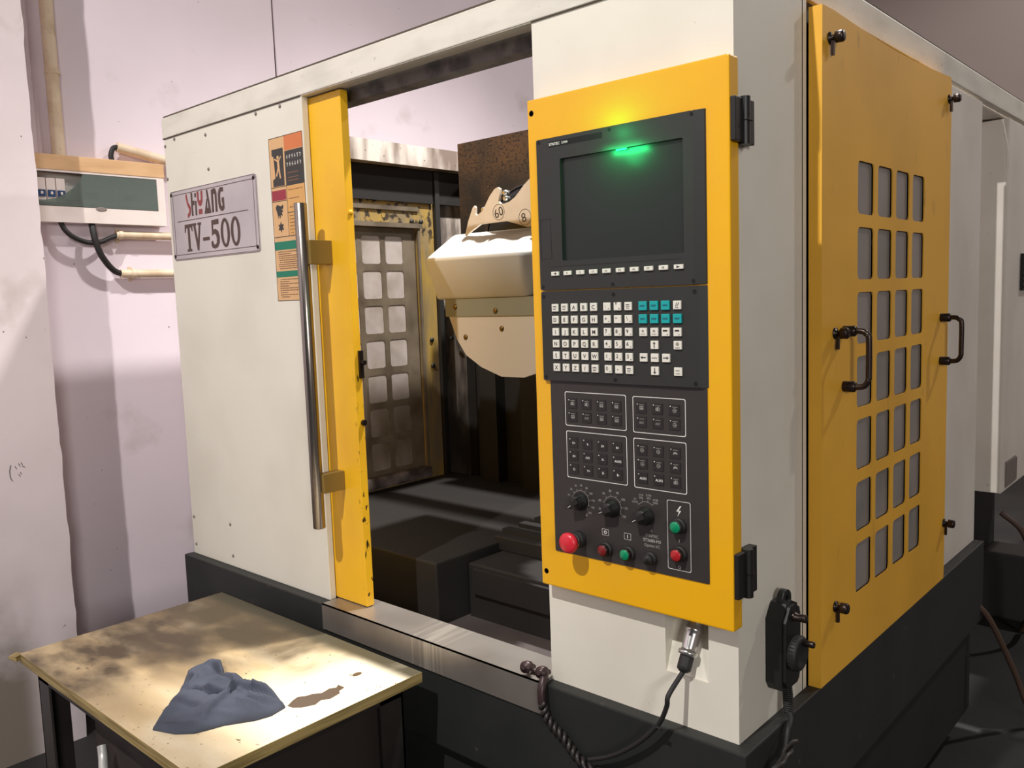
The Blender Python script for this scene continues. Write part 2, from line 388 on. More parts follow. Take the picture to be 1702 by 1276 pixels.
# roof frame
b = MB(); b.box((-2.203, -.003, 2.202), (.003, .022, 2.272), bev=.003); b.box((-2.203, .0, 2.200), (.0, .045, 2.206)); b.obj('front_roof_beam', WHITE_OLD, MC)
b = MB(); b.box((-2.19, -.001, 2.270), (0, .02, 2.277)); b.box((-.02, .02, 2.270), (0, 2.55, 2.277)); b.box((-2.2, -.0036, 2.1995), (-1.36, 0, 2.2025)); b.box((-.482, -.0036, 2.1995), (0, 0, 2.2025)); b.obj('roof_seal', SEAM, MC)
b = MB(); b.box((-.025, .0225, 2.202), (.003, 2.62, 2.272), bev=.003); b.obj('side_roof_beam', WHITE_OLD, MC)
b = MB(); b.box((-.30, 1.75, 2.196), (-.025, 2.6, 2.201)); b.obj('roof_soffit', GREYWHITE, MC)
b = MB(); b.box((-2.203, .0225, 2.187), (-2.075, 1.74, 2.275)); b.obj('left_roof_beam', INTRIM, MC)
b = MB(); b.box((-1.357, .055, 2.165), (-.482, .065, 2.262)); b.box((-1.357, .065, 2.165), (-.482, .105, 2.172)); b.box((-1.357, .045, 2.225), (-.482, .12, 2.262))
b.box((-1.357, .128, 2.178), (-.482, .140, 2.25)); b.box((-1.357, .105, 2.19), (-.482, .13, 2.197)); b.obj('door_track', mat('greasy_track', (92, 82, 76), .5, noise=[(12, (44, 36, 32), .45, .6, 5)]), MC)
# sill
b = MB(); b.box((-1.350, -.0375, .7005), (-.487, .085, .7035)); b.box((-1.350, -.0375, .625), (-.487, -.033, .7035)); b.obj('door_sill', STEEL, MC)
# rivets on the front panel
rv = MB(); rv.lathe([(.006, 0), (.0055, .002), (.003, .004), (.0005, .0045)], FR(), 10)
rme = rv.mesh('rivet', VENT)
for x, z in ((-1.907, 2.173), (-1.903, 2.061), (-2.120, 2.190), (-2.190, 2.175), (-2.190, 2.062), (-1.924, 0.850), (-1.919, 0.739), (-2.178, 0.738), (-2.181, 0.840), (-1.466, 2.190), (-1.598, 2.190)):
    link('rivet', rme, MC, loc=(x, 0, z))
# ---- inside of the cabin
b = MB(); b.box((-2.17, .03, .60), (-2.165, 1.74, 2.19)); b.obj('inner_wall', INPOST, MC)
b = MB(); b.box((-2.165, 1.235, .70), (-2.13, 1.262, 2.19)); b.box((-2.165, 1.43, .60), (-2.11, 1.47, 2.19)); b.box((-2.17, 1.47, .60), (-1.95, 1.50, 2.19)); b.obj('inner_post', DINT, MC)
zr = [1.888 - .151 * k for k in range(7)]
yc = [(.54, .645), (.671, .775), (.802, .905), (.932, 1.032)]
holes = [rrect(a + .02, z - .121, c + .02, z, .014) for a, c in yc for z in zr]
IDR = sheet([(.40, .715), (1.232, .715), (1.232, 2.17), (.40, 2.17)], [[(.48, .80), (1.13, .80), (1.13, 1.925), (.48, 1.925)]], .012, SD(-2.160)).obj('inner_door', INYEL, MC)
b = MB(); sheet([(.47, .79), (1.14, .79), (1.14, 1.935), (.47, 1.935)], holes, .003, SD(-2.163), b); b.obj('grille_plate', INGREY, IDR)
b = MB(); b.box((-2.15, .46, 1.925), (-2.132, 1.15, 1.945)); b.box((-2.15, 1.128, .79), (-2.138, 1.140, 1.93)); b.box((-2.15, .46, 2.0), (-2.140, 1.14, 2.018)); b.obj('door_rib', INGREY, IDR)
b = MB(); b.box((-2.15, .45, .795), (-2.10, 1.12, .845), bev=.012); b.obj('drip_rail', mat('oily_rail', (120, 108, 104), .4, noise=[(8, (60, 52, 50), .4, .6, 6)]), IDR)
b = MB(); b.box((-2.147, .03, 2.038), (-2.135, 1.225, 2.186)); b.box((-2.147, 1.265, 2.038), (-2.135, 1.43, 2.186)); b.obj('beam_shade_strip', mat('shade_brown', (22, 17, 14), .85), MC)  # added strip: its dark colour stands in for shade under the roof beam
pm = MB().box((0, -.0545, -.0625), (.0015, .0545, .0625)).mesh('window_pane', PANEI)
for a, c in yc:
    for z in zr: link('window_pane', pm, IDR, loc=(-2.1645, (a + c) / 2 + .02, z - .0605))
bolt = MB().lathe([(.011, 0), (.011, .006), (.006, .009)], SD(), 8).mesh('bolt', BLACK)
for y, z in ((1.10, 1.955), (1.155, 1.955), (1.19, 1.42), (1.30, 1.42), (1.19, 1.30)): link('bolt', bolt, MC, loc=(-2.147 if y < 1.25 else -2.13, y, z))
b = MB(); b.box((-1.975, 1.30, .60), (-.35, 1.70, 1.98)); b.box((-1.90, 1.24, .60), (-1.80, 1.30, 1.95)); b.box((-1.62, 1.20, .60), (-1.20, 1.30, 1.95)); b.obj('machine_column', DINT, MC)
b = MB(); b.box((-1.735, 1.0, 1.72), (-.45, 1.005, 2.224)); b.box((-1.735, 1.005, 1.72), (-1.73, 1.3, 2.224)); b.obj('head_plate', RUST_SHADED, MC)
b = MB(); b.box((-.40, .31, .60), (-.38, 1.3, 2.19)); b.obj('inner_right_wall', DINT, MC)
b = MB(); b.box((-2.165, .27, .52), (-1.17, 1.30, .78), bev=.006); b.obj('chip_ledge', LEDGE, MC)
b = MB(); b.box((-1.16, .40, .52), (-.41, 1.30, .752), bev=.006); b.box((-1.13, .385, .66), (-.41, .40, .74)); b.obj('bed_cover', LEDGE, MC)
b = MB(); b.box((-2.165, .086, .565), (-.482, 1.2, .575)); b.obj('chip_tray', TRAY, MC)
b = MB(); b.box((-2.165, .04, .57), (-.482, .086, .699)); b.obj('sill_backing', DINT, MC)
b = MB(); b.box((-1.19, .56, .752), (-.5, 1.0, .80), bev=.004); 
for k in range(5): b.box((-1.19, .60 + k * .085, .80), (-.5, .635 + k * .085, .815))
b.obj('worktable', LEDGE, MC)

# ------------------------------------------------------------------ name plate
NP = sheet(rrect(-2.178, 1.774, -1.616, 2.014, .012), [], .003, FR(0)).obj('name_plate', PLATE, MC, label='silver name plate reading SHIYANG TV-500')
b = MB(); M = FR(-.0032)
ring_line(b, rrect(-2.160, 1.790, -1.634, 2.000, .006), .0022, M, .0002)
ring_line(b, rrect(-2.1765, 1.7755, -1.6175, 2.0125, .011), .0016, M, .0002)
quad(b, -2.135, 1.905, -1.672, 1.9075, M, .0003)
b.obj('border_line', PLATEW, NP)
def pl(p, ox, oz, kx, kz): return [(ox + x * kx, oz + z * kz) for x, z in p]
lg = MB(); H = .078; z0 = 1.918
def put(poly, ox, kx=.001, mi=1): lg.prism(pl(poly, ox, z0, kx, H / 100), 0, .0008, M, mi)
kx = .00052
# S H I Y A N G  (squared display lettering)
put([(0, 96), (14, 100), (30, 62), (60, 40), (60, 22), (46, 4), (14, -6), (14, 12), (34, 18), (40, 30), (18, 48), (0, 84)], -2.066, kx, 2)
put([(0, 100), (20, 100), (20, 62), (42, 66), (42, 48), (20, 44), (20, 0), (0, 0)], -2.030, kx, 1)
put([(0, 62), (20, 62), (20, 0), (0, 0)], -2.004, kx, 1); put([(0, 96), (20, 96), (20, 78), (0, 78)], -2.004, kx, 1)
put([(0, 100), (20, 100), (22, 66), (34, 58), (48, 66), (50, 100), (70, 100), (68, 58), (50, 40), (34, 36), (18, 40), (2, 58)], -1.987, kx, 2)
put([(12, 24), (56, 24), (56, 2), (12, 2)], -1.987, kx, 2)
put([(0, 0), (84, 0), (52, 100), (34, 100), (38, 78), (52, 34), (52, 22), (36, 22), (36, 34), (42, 60), (34, 62)], -1.943, kx, 1)
put([(0, 0), (22, 0), (22, 76), (44, 76), (44, 0), (66, 0), (66, 82), (54, 97), (36, 100), (0, 94)], -1.893, kx, 1)
put([(66, 96), (66, 78), (36, 80), (26, 66), (26, 32), (36, 20), (50, 20), (50, 34), (44, 34), (44, 54), (70, 54), (70, 8), (52, 0), (28, 0), (8, 14), (0, 34), (0, 68), (12, 88), (32, 98)], -1.850, kx, 1)
# TV-500 in heavy slab lettering
z0 = 1.800; H = .093
put([(6, 100), (94, 100), (96, 72), (88, 72), (80, 86), (62, 88), (62, 10), (76, 8), (76, 0), (22, 0), (22, 8), (38, 10), (38, 88), (20, 86), (10, 70), (2, 70)], -2.090, .00058)
put([(0, 100), (44, 100), (44, 92), (34, 90), (54, 34), (72, 90), (60, 92), (60, 100), (100, 100), (100, 92), (90, 90), (60, 0), (44, 0), (12, 90), (0, 92)], -2.033, .00060)
put([(0, 44), (80, 44), (80, 32), (0, 32)], -1.966, .00055)
put([(16, 100), (86, 102), (84, 84), (30, 84), (28, 66), (50, 68), (76, 60), (88, 40), (84, 18), (66, 4), (40, -1), (14, 2), (4, 10), (4, 24), (18, 28), (26, 16), (40, 12), (56, 18), (60, 34), (52, 48), (36, 52), (14, 46)], -1.914, .00066)
for ox in (-1.850, -1.786):
    out = [(50 + 46 * math.cos(a) , 50 + 51 * math.sin(a)) for a in [2 * math.pi * i / 24 for i in range(24)]]
    inn = [(50 + 22 * math.cos(a), 50 + 39 * math.sin(a)) for a in [2 * math.pi * i / 24 for i in range(24)]]
    o_ = pl(out, ox, z0, .00062, H / 100); i_ = pl(inn, ox, z0, .00062, H / 100)
    vs = [(x, z, .0008) for x, z in o_] + [(x, z, .0008) for x, z in i_]
    lg.add(vs, [(i, (i + 1) % 24, 24 + (i + 1) % 24, 24 + i) for i in range(24)], M, 1)
lg.obj('plate_lettering', [PLATEK, PLATEW, PLATER], NP)
rm = MB().lathe([(.0065, 0), (.006, .002), (.003, .0038), (.0006, .004)], FR(), 12).mesh('rivet', GUN)
for x in (-2.168, -1.630):
    for z in (1.788, 2.002): link('rivet', rm, NP, loc=(x, -.003, z))

# ------------------------------------------------------------------ warning sticker
ST = MB().box((-1.539, -.0006, 1.616), (-1.3625, .0002, 2.104)).obj('warning_sticker', TAN, MC, label='tall tan, black and green warning sticker')
b = MB(); M = FR(-.0008)
L, Rr = -1.539, -1.3625; mid = L + .082
quad(b, mid, 2.060, Rr, 2.1035, M, .0001, 0)              # orange head
quad(b, mid, 1.958, Rr, 2.058, M, .0001, 1)               # black block
quad(b, L + .014, 1.960, mid - .008, 2.070, M, .0001, 1)  # pictogram 1
quad(b, L + .003, 1.918, mid - .004, 1.948, M, .0001, 2)  # red
quad(b, mid, 1.880, Rr, 1.955, M, .0001, 3)
quad(b, mid, 1.812, Rr, 1.876, M, .0001, 3)
quad(b, L + .002, 1.862, Rr, 1.8855 - .0, M, .00005, 0) if False else None
quad(b, L + .001, 1.770, Rr, 1.795, M, .0001, 4)
quad(b, L + .001, 1.770 - .0, L + .002, 1.80, M, .0002, 4)
quad(b, L + .001, 1.688, Rr, 1.706, M, .0001, 4)
for z in (1.9565, 1.9145, 1.808): quad(b, L, z, mid if z == 1.9145 else Rr, z + .002, M, .0002, 1)
quad(b, mid, 1.877, Rr, 1.879, M, .0002, 1); quad(b, mid - .001, 1.808, mid + .001, 1.958, M, .0002, 1)
ring_line(b, [(L, 1.616), (Rr, 1.616), (Rr, 2.104), (L, 2.104)], .0016, M, .0003, 1)
# pictogram figure : a person caught between a door and steps
px, pz = L + .045, 2.022
b.lathe([(.006, .0002), (.006, .0003)], M @ Matrix.Translation((px, pz + .022, 0)), 10, 5)
for p in ([(-.004, .015), (.006, .015), (.008, -.012), (.012, -.04), (.006, -.04), (.001, -.016), (-.009, -.034), (-.014, -.03), (-.003, -.008)],
          [(-.004, .016), (-.020, .022), (-.020, .018), (-.004, .010)], [(.005, .016), (.016, .026), (.018, .022), (.006, .010)]):
    b.prism([(px + x, pz + z) for x, z in p], .0002, .0003, M, 5)
b.prism([(L + .014, 1.96), (L + .014, 2.05), (L + .022, 2.05), (L + .028, 1.985), (L + .014, 1.98)], .0002, .00025, M, 6)
hx, hz = L + .040, 1.880   # hand over gear marks
b.prism([(hx + x, hz + z) for x, z in [(-.022, .018), (-.012, .026), (.006, .020), (.020, .024), (.018, .012), (.010, .012), (.018, .004), (.010, .002), (.014, -.010), (.004, -.004), (.002, -.016), (-.006, -.006), (-.008, -.018), (-.014, .000)]], .0001, .0003, M, 1)
b.prism([(hx + .002 + (.017 if i % 2 else .009) * math.cos(i * math.pi / 6), 1.838 + (.017 if i % 2 else .009) * math.sin(i * math.pi / 6)) for i in range(12)], .0001, .0003, M, 1)
for k in (0, 1): b.prism([(mid + .048 + k * .022 + x, 2.082 + z) for x, z in [(-.008, -.004), (0, .012), (.008, -.004), (0, -.012)]], .0001, .0003, M, 7)
for r in range(2):
    for k in range(6):
        x = mid + .012 + k * .0135; z = 2.040 - r * .022
        seg(b, x, z - .006, x, z + .006, .0022, M, .0003, 8); seg(b, x - .004, z + random.uniform(-.003, .005), x + .004, z + random.uniform(-.003, .004), .002, M, .0003, 8)
for z in (1.992, 1.978, 1.969): quad(b, mid + .01, z, mid + .085 - random.random() * .02, z + .0025, M, .0003, 9)
def lines(x0, x1, zt, zb, n):
    for k in range(n):
        z = zt - (zt - zb) * k / (n - 1); x = x0 + random.choice((0, 0, .004)); end = x1 if random.random() < .62 else x0 + (x1 - x0) * random.uniform(.2, .75)
        while x < end:
            w_ = random.uniform(.003, .011); quad(b, x, z - .0013, min(x + w_, x1), z + .0013, M, .0003, 9); x += w_ + random.uniform(.001, .003)
lines(mid + .008, Rr - .012, 1.944, 1.893, 3); lines(mid + .008, Rr - .02, 1.868, 1.818, 6)
lines(L + .018, Rr - .01, 1.764, 1.714, 9); lines(L + .018, Rr - .01, 1.681, 1.628, 9)
b.obj('sticker_print', [ORA, STK, STR, TAN2, STG, TAN, TAN, ORA, PRINT, STT], ST)

# ------------------------------------------------------------------ sliding door
SDR = thing('sliding_door', (-1.30, .04, .70), 'yellow sliding door edge with chipped paint and a long steel bar handle', 'door')
b = MB()
b.box((-2.10, .030, .706), (-1.21, .034, 2.196)); b.box((-1.36, .024, .706), (-1.207, .050, 2.196), bev=.002)
b.obj('door_leaf', YEL_WORN, SDR)
b = MB(); b.lathe([(.0005, 0), (.0165, 0), (.018, .0015), (.018, .9385), (.0165, .94), (.0005, .94)], Matrix.Translation((-1.308, -.058, .948)), 32); b.obj('bar_handle', mat('satin_steel_bar', (150, 142, 136), .27, .95), SDR)
for z0_, z1_ in ((1.716, 1.784), (1.052, 1.108)):
    b = MB(); b.box((-1.318, -.052, z0_), (-1.282, .024, z1_), bev=.002); b.obj('bracket', OLIVE, SDR)
b = MB(); b.lathe([(.0075, 0), (.0070, .002), (.0035, .004)], SD(-1.207) @ Matrix.Translation((.040, 1.858, 0)), 12); b.obj('screw', YEL, SDR)
b = MB(); b.box((-1.207, .038, 1.385), (-1.200, .052, 1.465)); b.cyl(.007, 0, .018, SD(-1.207) @ Matrix.Translation((.048, 1.43, 0)), 10); b.cyl(.009, 0, .008, SD(-1.207) @ Matrix.Translation((.044, 1.255, 0)), 10); b.obj('door_latch', GUN, SDR)

# ------------------------------------------------------------------ control console
CC = thing('control_console', (-.232, 0, .946), 'yellow operator console with black screen, keypads and buttons on the white column', 'control panel')
b = MB(); b.box((-.472, -.036, .946), (.0095, -.0005, 2.026), bev=.0035); b.obj('console_housing', YEL, CC)
scr = MB().lathe([(.0065, 0), (.0055, .001), (.0045, -.0012), (.0005, -.0015)], FR(), 14).mesh('screw', HOLE)
for x, z in ((-.460, 1.997), (-.458, .978)): link('screw', scr, CC, loc=(x, -.036, z))
# screen unit: bezel with opening, bevelled right side
SU = sheet(rrect(-.4425, 1.6155, -.062, 1.9365, .004), [rrect(-.379, 1.676, -.083, 1.890, .003)], .008, FR(-.036)).obj('screen_unit', PLAS, CC, label='dark grey screen unit with function keys')
b = MB(); b.add([(-.062, -.036, 1.6155), (-.038, -.036, 1.6155), (-.062, -.044, 1.6155), (-.062, -.036, 1.9365), (-.038, -.036, 1.9365), (-.062, -.044, 1.9365), (-.040, -.0395, 1.6155), (-.040, -.0395, 1.9365)],
      [(0, 1, 6, 2), (3, 5, 7, 4), (2, 6, 7, 5), (6, 1, 4, 7)]); b.obj('bezel_edge', PLAS, SU)
b = MB(); quad(b, -.381, 1.674, -.081, 1.892, FR(-.0368), 0); b.obj('screen', GLASSY, SU, label='blank dark grey display')
b = MB(); quad(b, -.408, 1.9165, -.268, 1.9285, FR(-.0442), .0001); b.obj('brand_strip', HOLE, SU)
b = MB(); text(b, 'SYNTEC', -.4065, 1.9225, .0058, FR(-.0444), align='L', bold=.03); text(b, '21MA', -.372, 1.9225, .0048, FR(-.0444), align='L', bold=.03); b.obj('brand_lettering', PRINT, SU)
b = MB(); ring_line(b, [(-.437, 1.682), (-.408, 1.682), (-.408, 1.767), (-.437, 1.767)], .0008, FR(-.0442), .0001); quad(b, -.410, 1.6645, -.09, 1.6652, FR(-.0442), .0001); b.obj('card_flap', HOLE, SU)
for x in (-.4345, -.250, -.064):
    for z in (1.930, 1.622): link('screw', scr, SU, loc=(x, -.0442, z)).scale = (.62,) * 3
b = MB(); b.box((-.236, -.0420, 1.8865), (-.212, -.0370, 1.8895)); b.obj('status_led', LED, SU, label='lit green status light')
lamp('status_led_glow', (-.235, -.080, 1.925), .13, .006, (.02, 1, .25))
lamp('status_led_glow', (-.222, -.078, 1.880), .15, .02, (.02, 1, .25))
o = lamp('status_led_strip', (-.222, -.0640, 1.8890), .17, .006, (.02, 1, .25), 'AREA'); o.data.shape = 'RECTANGLE'; o.data.size = .085; o.data.size_y = .012
o.rotation_euler = Vector((0, .9, -1)).to_track_quat('-Z', 'Y').to_euler()
def key(mb_bits, w_, h_, d=.004, capm=KEYW, legm=LEGEND):
    b = MB(); b.box((-w_ / 2, -h_ / 2, 0), (w_ / 2, h_ / 2, d), FR(), 0, bev=.0009)
    for f in mb_bits: f(b, d + .0003)
    return b.mesh('key', [capm, legm])
def T(s, h, x=0, z=0, bold=.03, sx=1): return lambda b, w: text(b, s, x, z, h, FR(), 1, bold=bold, w=w, sx=sx)
def Q(x0, z0, x1, z1): return lambda b, w: quad(b, x0, z0, x1, z1, FR(), w, 1)
def PP(poly): return lambda b, w: b.prism(poly, w - .0002, w, FR(), 1)
def addkey(name, par, x, z, bits, w_=.0175, h_=.0165, y=-.044, capm=KEYW, legm=LEGEND, d=.004):
    return link(name, key(bits, w_, h_, d, capm, legm), par, loc=(x, y, z))
for k in range(10):
    x = -.398 + k * (.304 / 9)
    if k == 0: bits = [PP([(.004, -.0025), (.004, .0025), (-.004, 0)])]
    elif k == 9: bits = [PP([(-.004, .0025), (-.004, -.0025), (.004, 0)])]
    else: bits = [T('F%d' % k, .0045, bold=0)]
    addkey('function_key', SU, x, 1.650, bits, .0205, .0088)
# keypad unit
KU = sheet(rrect(-.4415, 1.418, -.053, 1.6125, .004), [], .008, FR(-.036)).obj('keypad_unit', PLAS, CC, label='dark grey keypad with white and teal keys')
b = MB(); b.add([(-.053, -.036, 1.418), (-.038, -.036, 1.418), (-.053, -.044, 1.418), (-.053, -.036, 1.6125), (-.038, -.036, 1.6125), (-.053, -.044, 1.6125)], [(0, 1, 2), (3, 5, 4), (2, 1, 4, 5)]); b.obj('bezel_edge', PLAS, KU)
for x in (-.434, -.249, -.062):
    for z in (1.6015, 1.4255): link('screw', scr, KU, loc=(x, -.0442, z)).scale = (.7,) * 3
RZ = [1.577, 1.551, 1.525, 1.4995, 1.474, 1.448]
rows = ['..ABC', 'DEFGH', 'IJKLM', 'NOPQR', 'STUVW', 'XYZ/.']
def barkey(): return [Q(-.005, .002, .004, .0035), Q(-.005, -.001, .005, .0), Q(-.0045, -.0045, .003, -.003)]
for r, z in enumerate(RZ):
    for c, ch in enumerate(rows[r]):
        x = -.401 + c * .02575
        if ch == '.': bits = barkey()
        else: bits = [T(ch, .0085, bold=.015)]
        addkey('key', KU, x, z, bits, capm=KEYW)
num = [[':', "'", None], ['+', '-', '\\'], ['7', '8', '9'], ['4', '5', '6'], ['1', '2', '3'], ['0', '.', None]]
for r, z in enumerate(RZ):
    for c in range(3):
        x = -.264 + c * .0262; ch = num[r][c]
        bits = barkey() if ch is None else [Q(-.0055, .0018, -.0005, .0032)] if ch == '-' else [Q(-.003, -.001, -.001, .001)] if ch == '.' else [T(ch, .008, -.0025, .0015, bold=.012), Q(.004, -.0055, .006, -.0035)]
        addkey('key', KU, x, z, bits)
AR = [(-.001, -.006), (.001, -.006), (.001, .002), (.0035, .002), (0, .0065), (-.0035, .002), (-.001, .002)]
def rotp(p, q): return [(x, z) if q == 0 else (z, -x) if q == 1 else (-x, -z) if q == 2 else (-z, x) for x, z in p]
FX = [-.177, -.151, -.125, -.0985]
for r in range(2):
    for c in range(4):
        if r == 0 and c == 3: addkey('key', KU, FX[c], RZ[0], [PP([(-.004, -.003), (-.0025, -.003), (.001, .005), (-.0005, .005)]), PP([(.0, -.003), (.0015, -.003), (.005, .005), (.0035, .005)]), Q(-.004, -.006, .004, -.0045)], legm=LEGEND)
        else: addkey('key', KU, FX[c], RZ[r], [Q(-.0055, -.0018, .0055, .0018)], capm=KEYG, legm=mat('teal_legend', (16, 96, 112), .4) if 'teal_legend' not in MATS else MATS['teal_legend'], w_=.019, h_=.018)
for c in range(4): addkey('key', KU, FX[c], RZ[2], ([PP(circ(0, .002, .003, 8)), Q(-.005, -.005, .005, -.0035)] if c < 2 else [Q(-.0055, .001, .0045, .0045), Q(.003, -.006, .005, -.004)]), legm=LEGDIM if c < 2 else LEGEND)
addkey('key', KU, FX[1], RZ[3], [PP(rotp(AR, 0))]); addkey('key', KU, FX[3], RZ[3], [PP(circ(0, .002, .004, 8)), Q(-.005, -.006, .005, -.004)], legm=LEGDIM)
addkey('key', KU, FX[0], RZ[4], [PP(rotp(AR, 3))]); addkey('key', KU, FX[1], RZ[4], [Q(-.006, -.002, .006, .001)], legm=LEGDIM); addkey('key', KU, FX[2], RZ[4], [PP(rotp(AR, 1))])
addkey('key', KU, FX[1], RZ[5], [PP(rotp(AR, 2))]); addkey('key', KU, FX[3], RZ[5], [Q(-.005, .001, .004, .003), Q(-.004, -.005, .005, -.003)], legm=LEGDIM)
# operation panel
OP = sheet(rrect(-.4275, 1.032, -.041, 1.4178, .003), [], .002, FR(-.036)).obj('operation_panel', PLAS2, CC, label='dark operation panel with buttons and dials')
MO = FR(-.0382)
b = MB(); FRM = []
for x0, z0_, x1, z1_ in ((-.388, 1.320, -.2275, 1.395), (-.2115, 1.319, -.088, 1.394), (-.387, 1.205, -.2275, 1.309), (-.2115, 1.204, -.0875, 1.308), (-.134, 1.047, -.0805, 1.189)):
    FRM.append((x0, z0_, x1, z1_))
# dials printing
def dial(cx, cz, r, labels, a0, a1, h=.0055):
    arc_line(b, cx, cz, r, a1, a0, .0009, MO, .0001)
    n = len(labels)
    for i, s in enumerate(labels):
        a = math.radians(a0 + (a1 - a0) * i / (n - 1)); seg(b, cx + r * math.cos(a), cz + r * math.sin(a), cx + (r + .005) * math.cos(a), cz + (r + .005) * math.sin(a), .0009, MO, .0001)
        for q, t in enumerate(s.split('|')):
            rr = r + .0125; text(b, t, cx + rr * math.cos(a) , cz + rr * math.sin(a) + (.003 - q * .006 if '|' in s else 0), h, MO, bold=.015, w=.0002)
dial(-.352, 1.157, .0215, ['10', '20', '40', '60', '80', '100', '120', '140', '150'], 165, -45, .0045)
dial(-.268, 1.155, .0215, ['50', '60', '70', '80', '90', '100', '110', '120'], 195, -30, .005)
dial(-.184, 1.153, .0235, ['X1|LOW', 'X10|25%', 'X100|50%', 'X100|100%'], 138, 50, .0042)
for x, z in ((-.338, 1.127), (-.172, 1.118)): text(b, '-0', x, z, .006, MO, bold=.02, w=.0002)
text(b, 'SYNTEC', -.171, 1.1075, .0062, MO, w=.0002, bold=.01); text(b, 'ST3680-M3', -.171, 1.0975, .0066, MO, w=.0002, bold=.03); text(b, 'Option I/C', -.171, 1.087, .0062, MO, w=.0002, bold=.01)
b.obj('panel_printing', PRINTDIM, OP)
b = MB()
for fx in FRM: ring_line(b, rrect(*fx, .004), .0016 if fx[0] < -.15 or fx[1] > 1.2 else .0011, MO, .0001)
b.prism([(-.1045, 1.179), (-.113, 1.167), (-.107, 1.1675), (-.110, 1.157), (-.1015, 1.170), (-.1075, 1.1695), (-.101, 1.179)], 0, .0002, MO)
for cx, s in ((-.288, 'O'), (-.231, 'I')):
    ring_line(b, rrect(cx - .0085, 1.0895, cx + .0085, 1.1035, .001), .0007, MO, .0001); text(b, s, cx, 1.0965, .007, MO, w=.0002, bold=.04)
text(b, 'I', -.107, 1.108, .006, MO, w=.0002, bold=.02); text(b, 'O', -.107, 1.0535, .006, MO, w=.0002)
b.obj('panel_symbols', PRINT, OP)
def icon(kind):
    def f(b, w):
        M = FR()
        if kind == 'loop': arc_line(b, .002, -.001, .0035, -70, 200, .0012, M, w, 1, 10); quad(b, -.0035, -.004, .003, .002, M, w, 1)
        if kind == 'box': ring_line(b, [(-.003, -.004), (.006, -.004), (.006, .003), (-.003, .003)], .0014, M, w, 1); quad(b, -.001, -.002, .004, 0, M, w, 1)
        if kind == 'circ': ring_line(b, circ(.001, -.001, .0045, 10), .001, M, w, 1); quad(b, -.001, -.002, .004, -.0002, M, w, 1)
        if kind == 'wave': [seg(b, -.004 + k * .0022, -.004, -.003 + k * .0022, .001, .0008, M, w, 1) for k in range(5)]
        if kind == 'tap': b.prism([(-.004, -.004), (-.003, .001), (.001, .003), (.006, .0), (.006, -.003), (.001, -.001)], w - .0001, w, M, 1)
    return f
def opkey(x, z, bits, led=True, legm=PRINTDIM):
    bs = list(bits)
    if led: bs.append(lambda b, w: b.prism(circ(-.0085, .0072, .0013, 8), w - .0001, w, FR(), 2))
    b = MB(); b.box((-.0125, -.0115, 0), (.0125, .0115, .0012), FR(), 0, bev=.0005)
    for f in bs: f(b, .0015)
    me = b.mesh('membrane_key', [KEYD, legm, PRINT]); return link('membrane_key', me, OP, loc=(x, -.038, z))
def cap(): return lambda b, w: quad(b, -.004, .0055, .0075, .0065, FR(), w, 1)
icons = ['loop', 'loop', 'box', 'box', 'box', 'wave', 'box', 'box']
XA = [-.368, -.330, -.291, -.2525]
for k in range(8): opkey(XA[k % 4], (1.370, 1.341)[k // 4], [icon(icons[k]), cap()])
XB = [-.191, -.1525, -.1135]
for k, ic in enumerate(['box', 'loop', 'circ', 'wave', 'wave', 'circ']): opkey(XB[k % 3], (1.371, 1.342)[k // 3], [icon(ic), cap()])
TT = ['C+', 'Y-', 'Z+', 'B+', 'X+', None, 'X-', 'AUX3', 'C-', 'Y+', 'Z-', 'B-']
for k, s in enumerate(TT):
    bits = [icon('wave')] if s is None else [(lambda b, w, s=s: text(b, s, .002, -.001, .0048, FR(), 1, w=w, bold=.03))]
    opkey(XA[k % 4], (1.284, 1.255, 1.226)[k // 4], bits, legm=PRINT)
DD = ['circ', 'circ', 'tap', 'circ', 'circ', 'tap', 'AUX1', 'AUX2', 'loop']
for k, s in enumerate(DD):
    bits = [(lambda b, w, s=s: text(b, s, .002, -.001, .0048, FR(), 1, w=w, bold=.03))] if s.startswith('AUX') else [icon(s), cap()]
    opkey(XB[k % 3], (1.285, 1.256, 1.2265)[k // 3], bits, legm=PRINT if s.startswith('AUX') else PRINTDIM)
# rotary knobs
for (cx, cz), ang in zip(((-.352, 1.155), (-.268, 1.152), (-.184, 1.148)), (215, 205, 210)):
    b = MB(); Mk = FR(-.038) @ Matrix.Translation((cx, cz, 0))
    b.lathe([(.0195, 0), (.0195, .006), (.0160, .009), (.0150, .021), (.0135, .023), (.0005, .023)], Mk, 24)
    a = math.radians(ang); Mr = Mk @ Matrix.Rotation(a, 4, 'Z')
    b.add([(-.015, -.007, .008), (.023, -.004, .008), (.023, .004, .008), (-.015, .007, .008), (-.014, -.006, .030), (.021, -.003, .027), (.021, .003, .027), (-.014, .006, .030)],
          [(3, 2, 1, 0), (4, 5, 6, 7), (0, 1, 5, 4), (1, 2, 6, 5), (2, 3, 7, 6), (3, 0, 4, 7)], Mr)
    b.add([(.008, -.0007, .0288), (.019, -.0005, .0276), (.019, .0005, .0276), (.008, .0007, .0288)], [(0, 1, 2, 3)], Mr, 1)
    b.obj('rotary_knob', [BLACK, PRINT], OP)
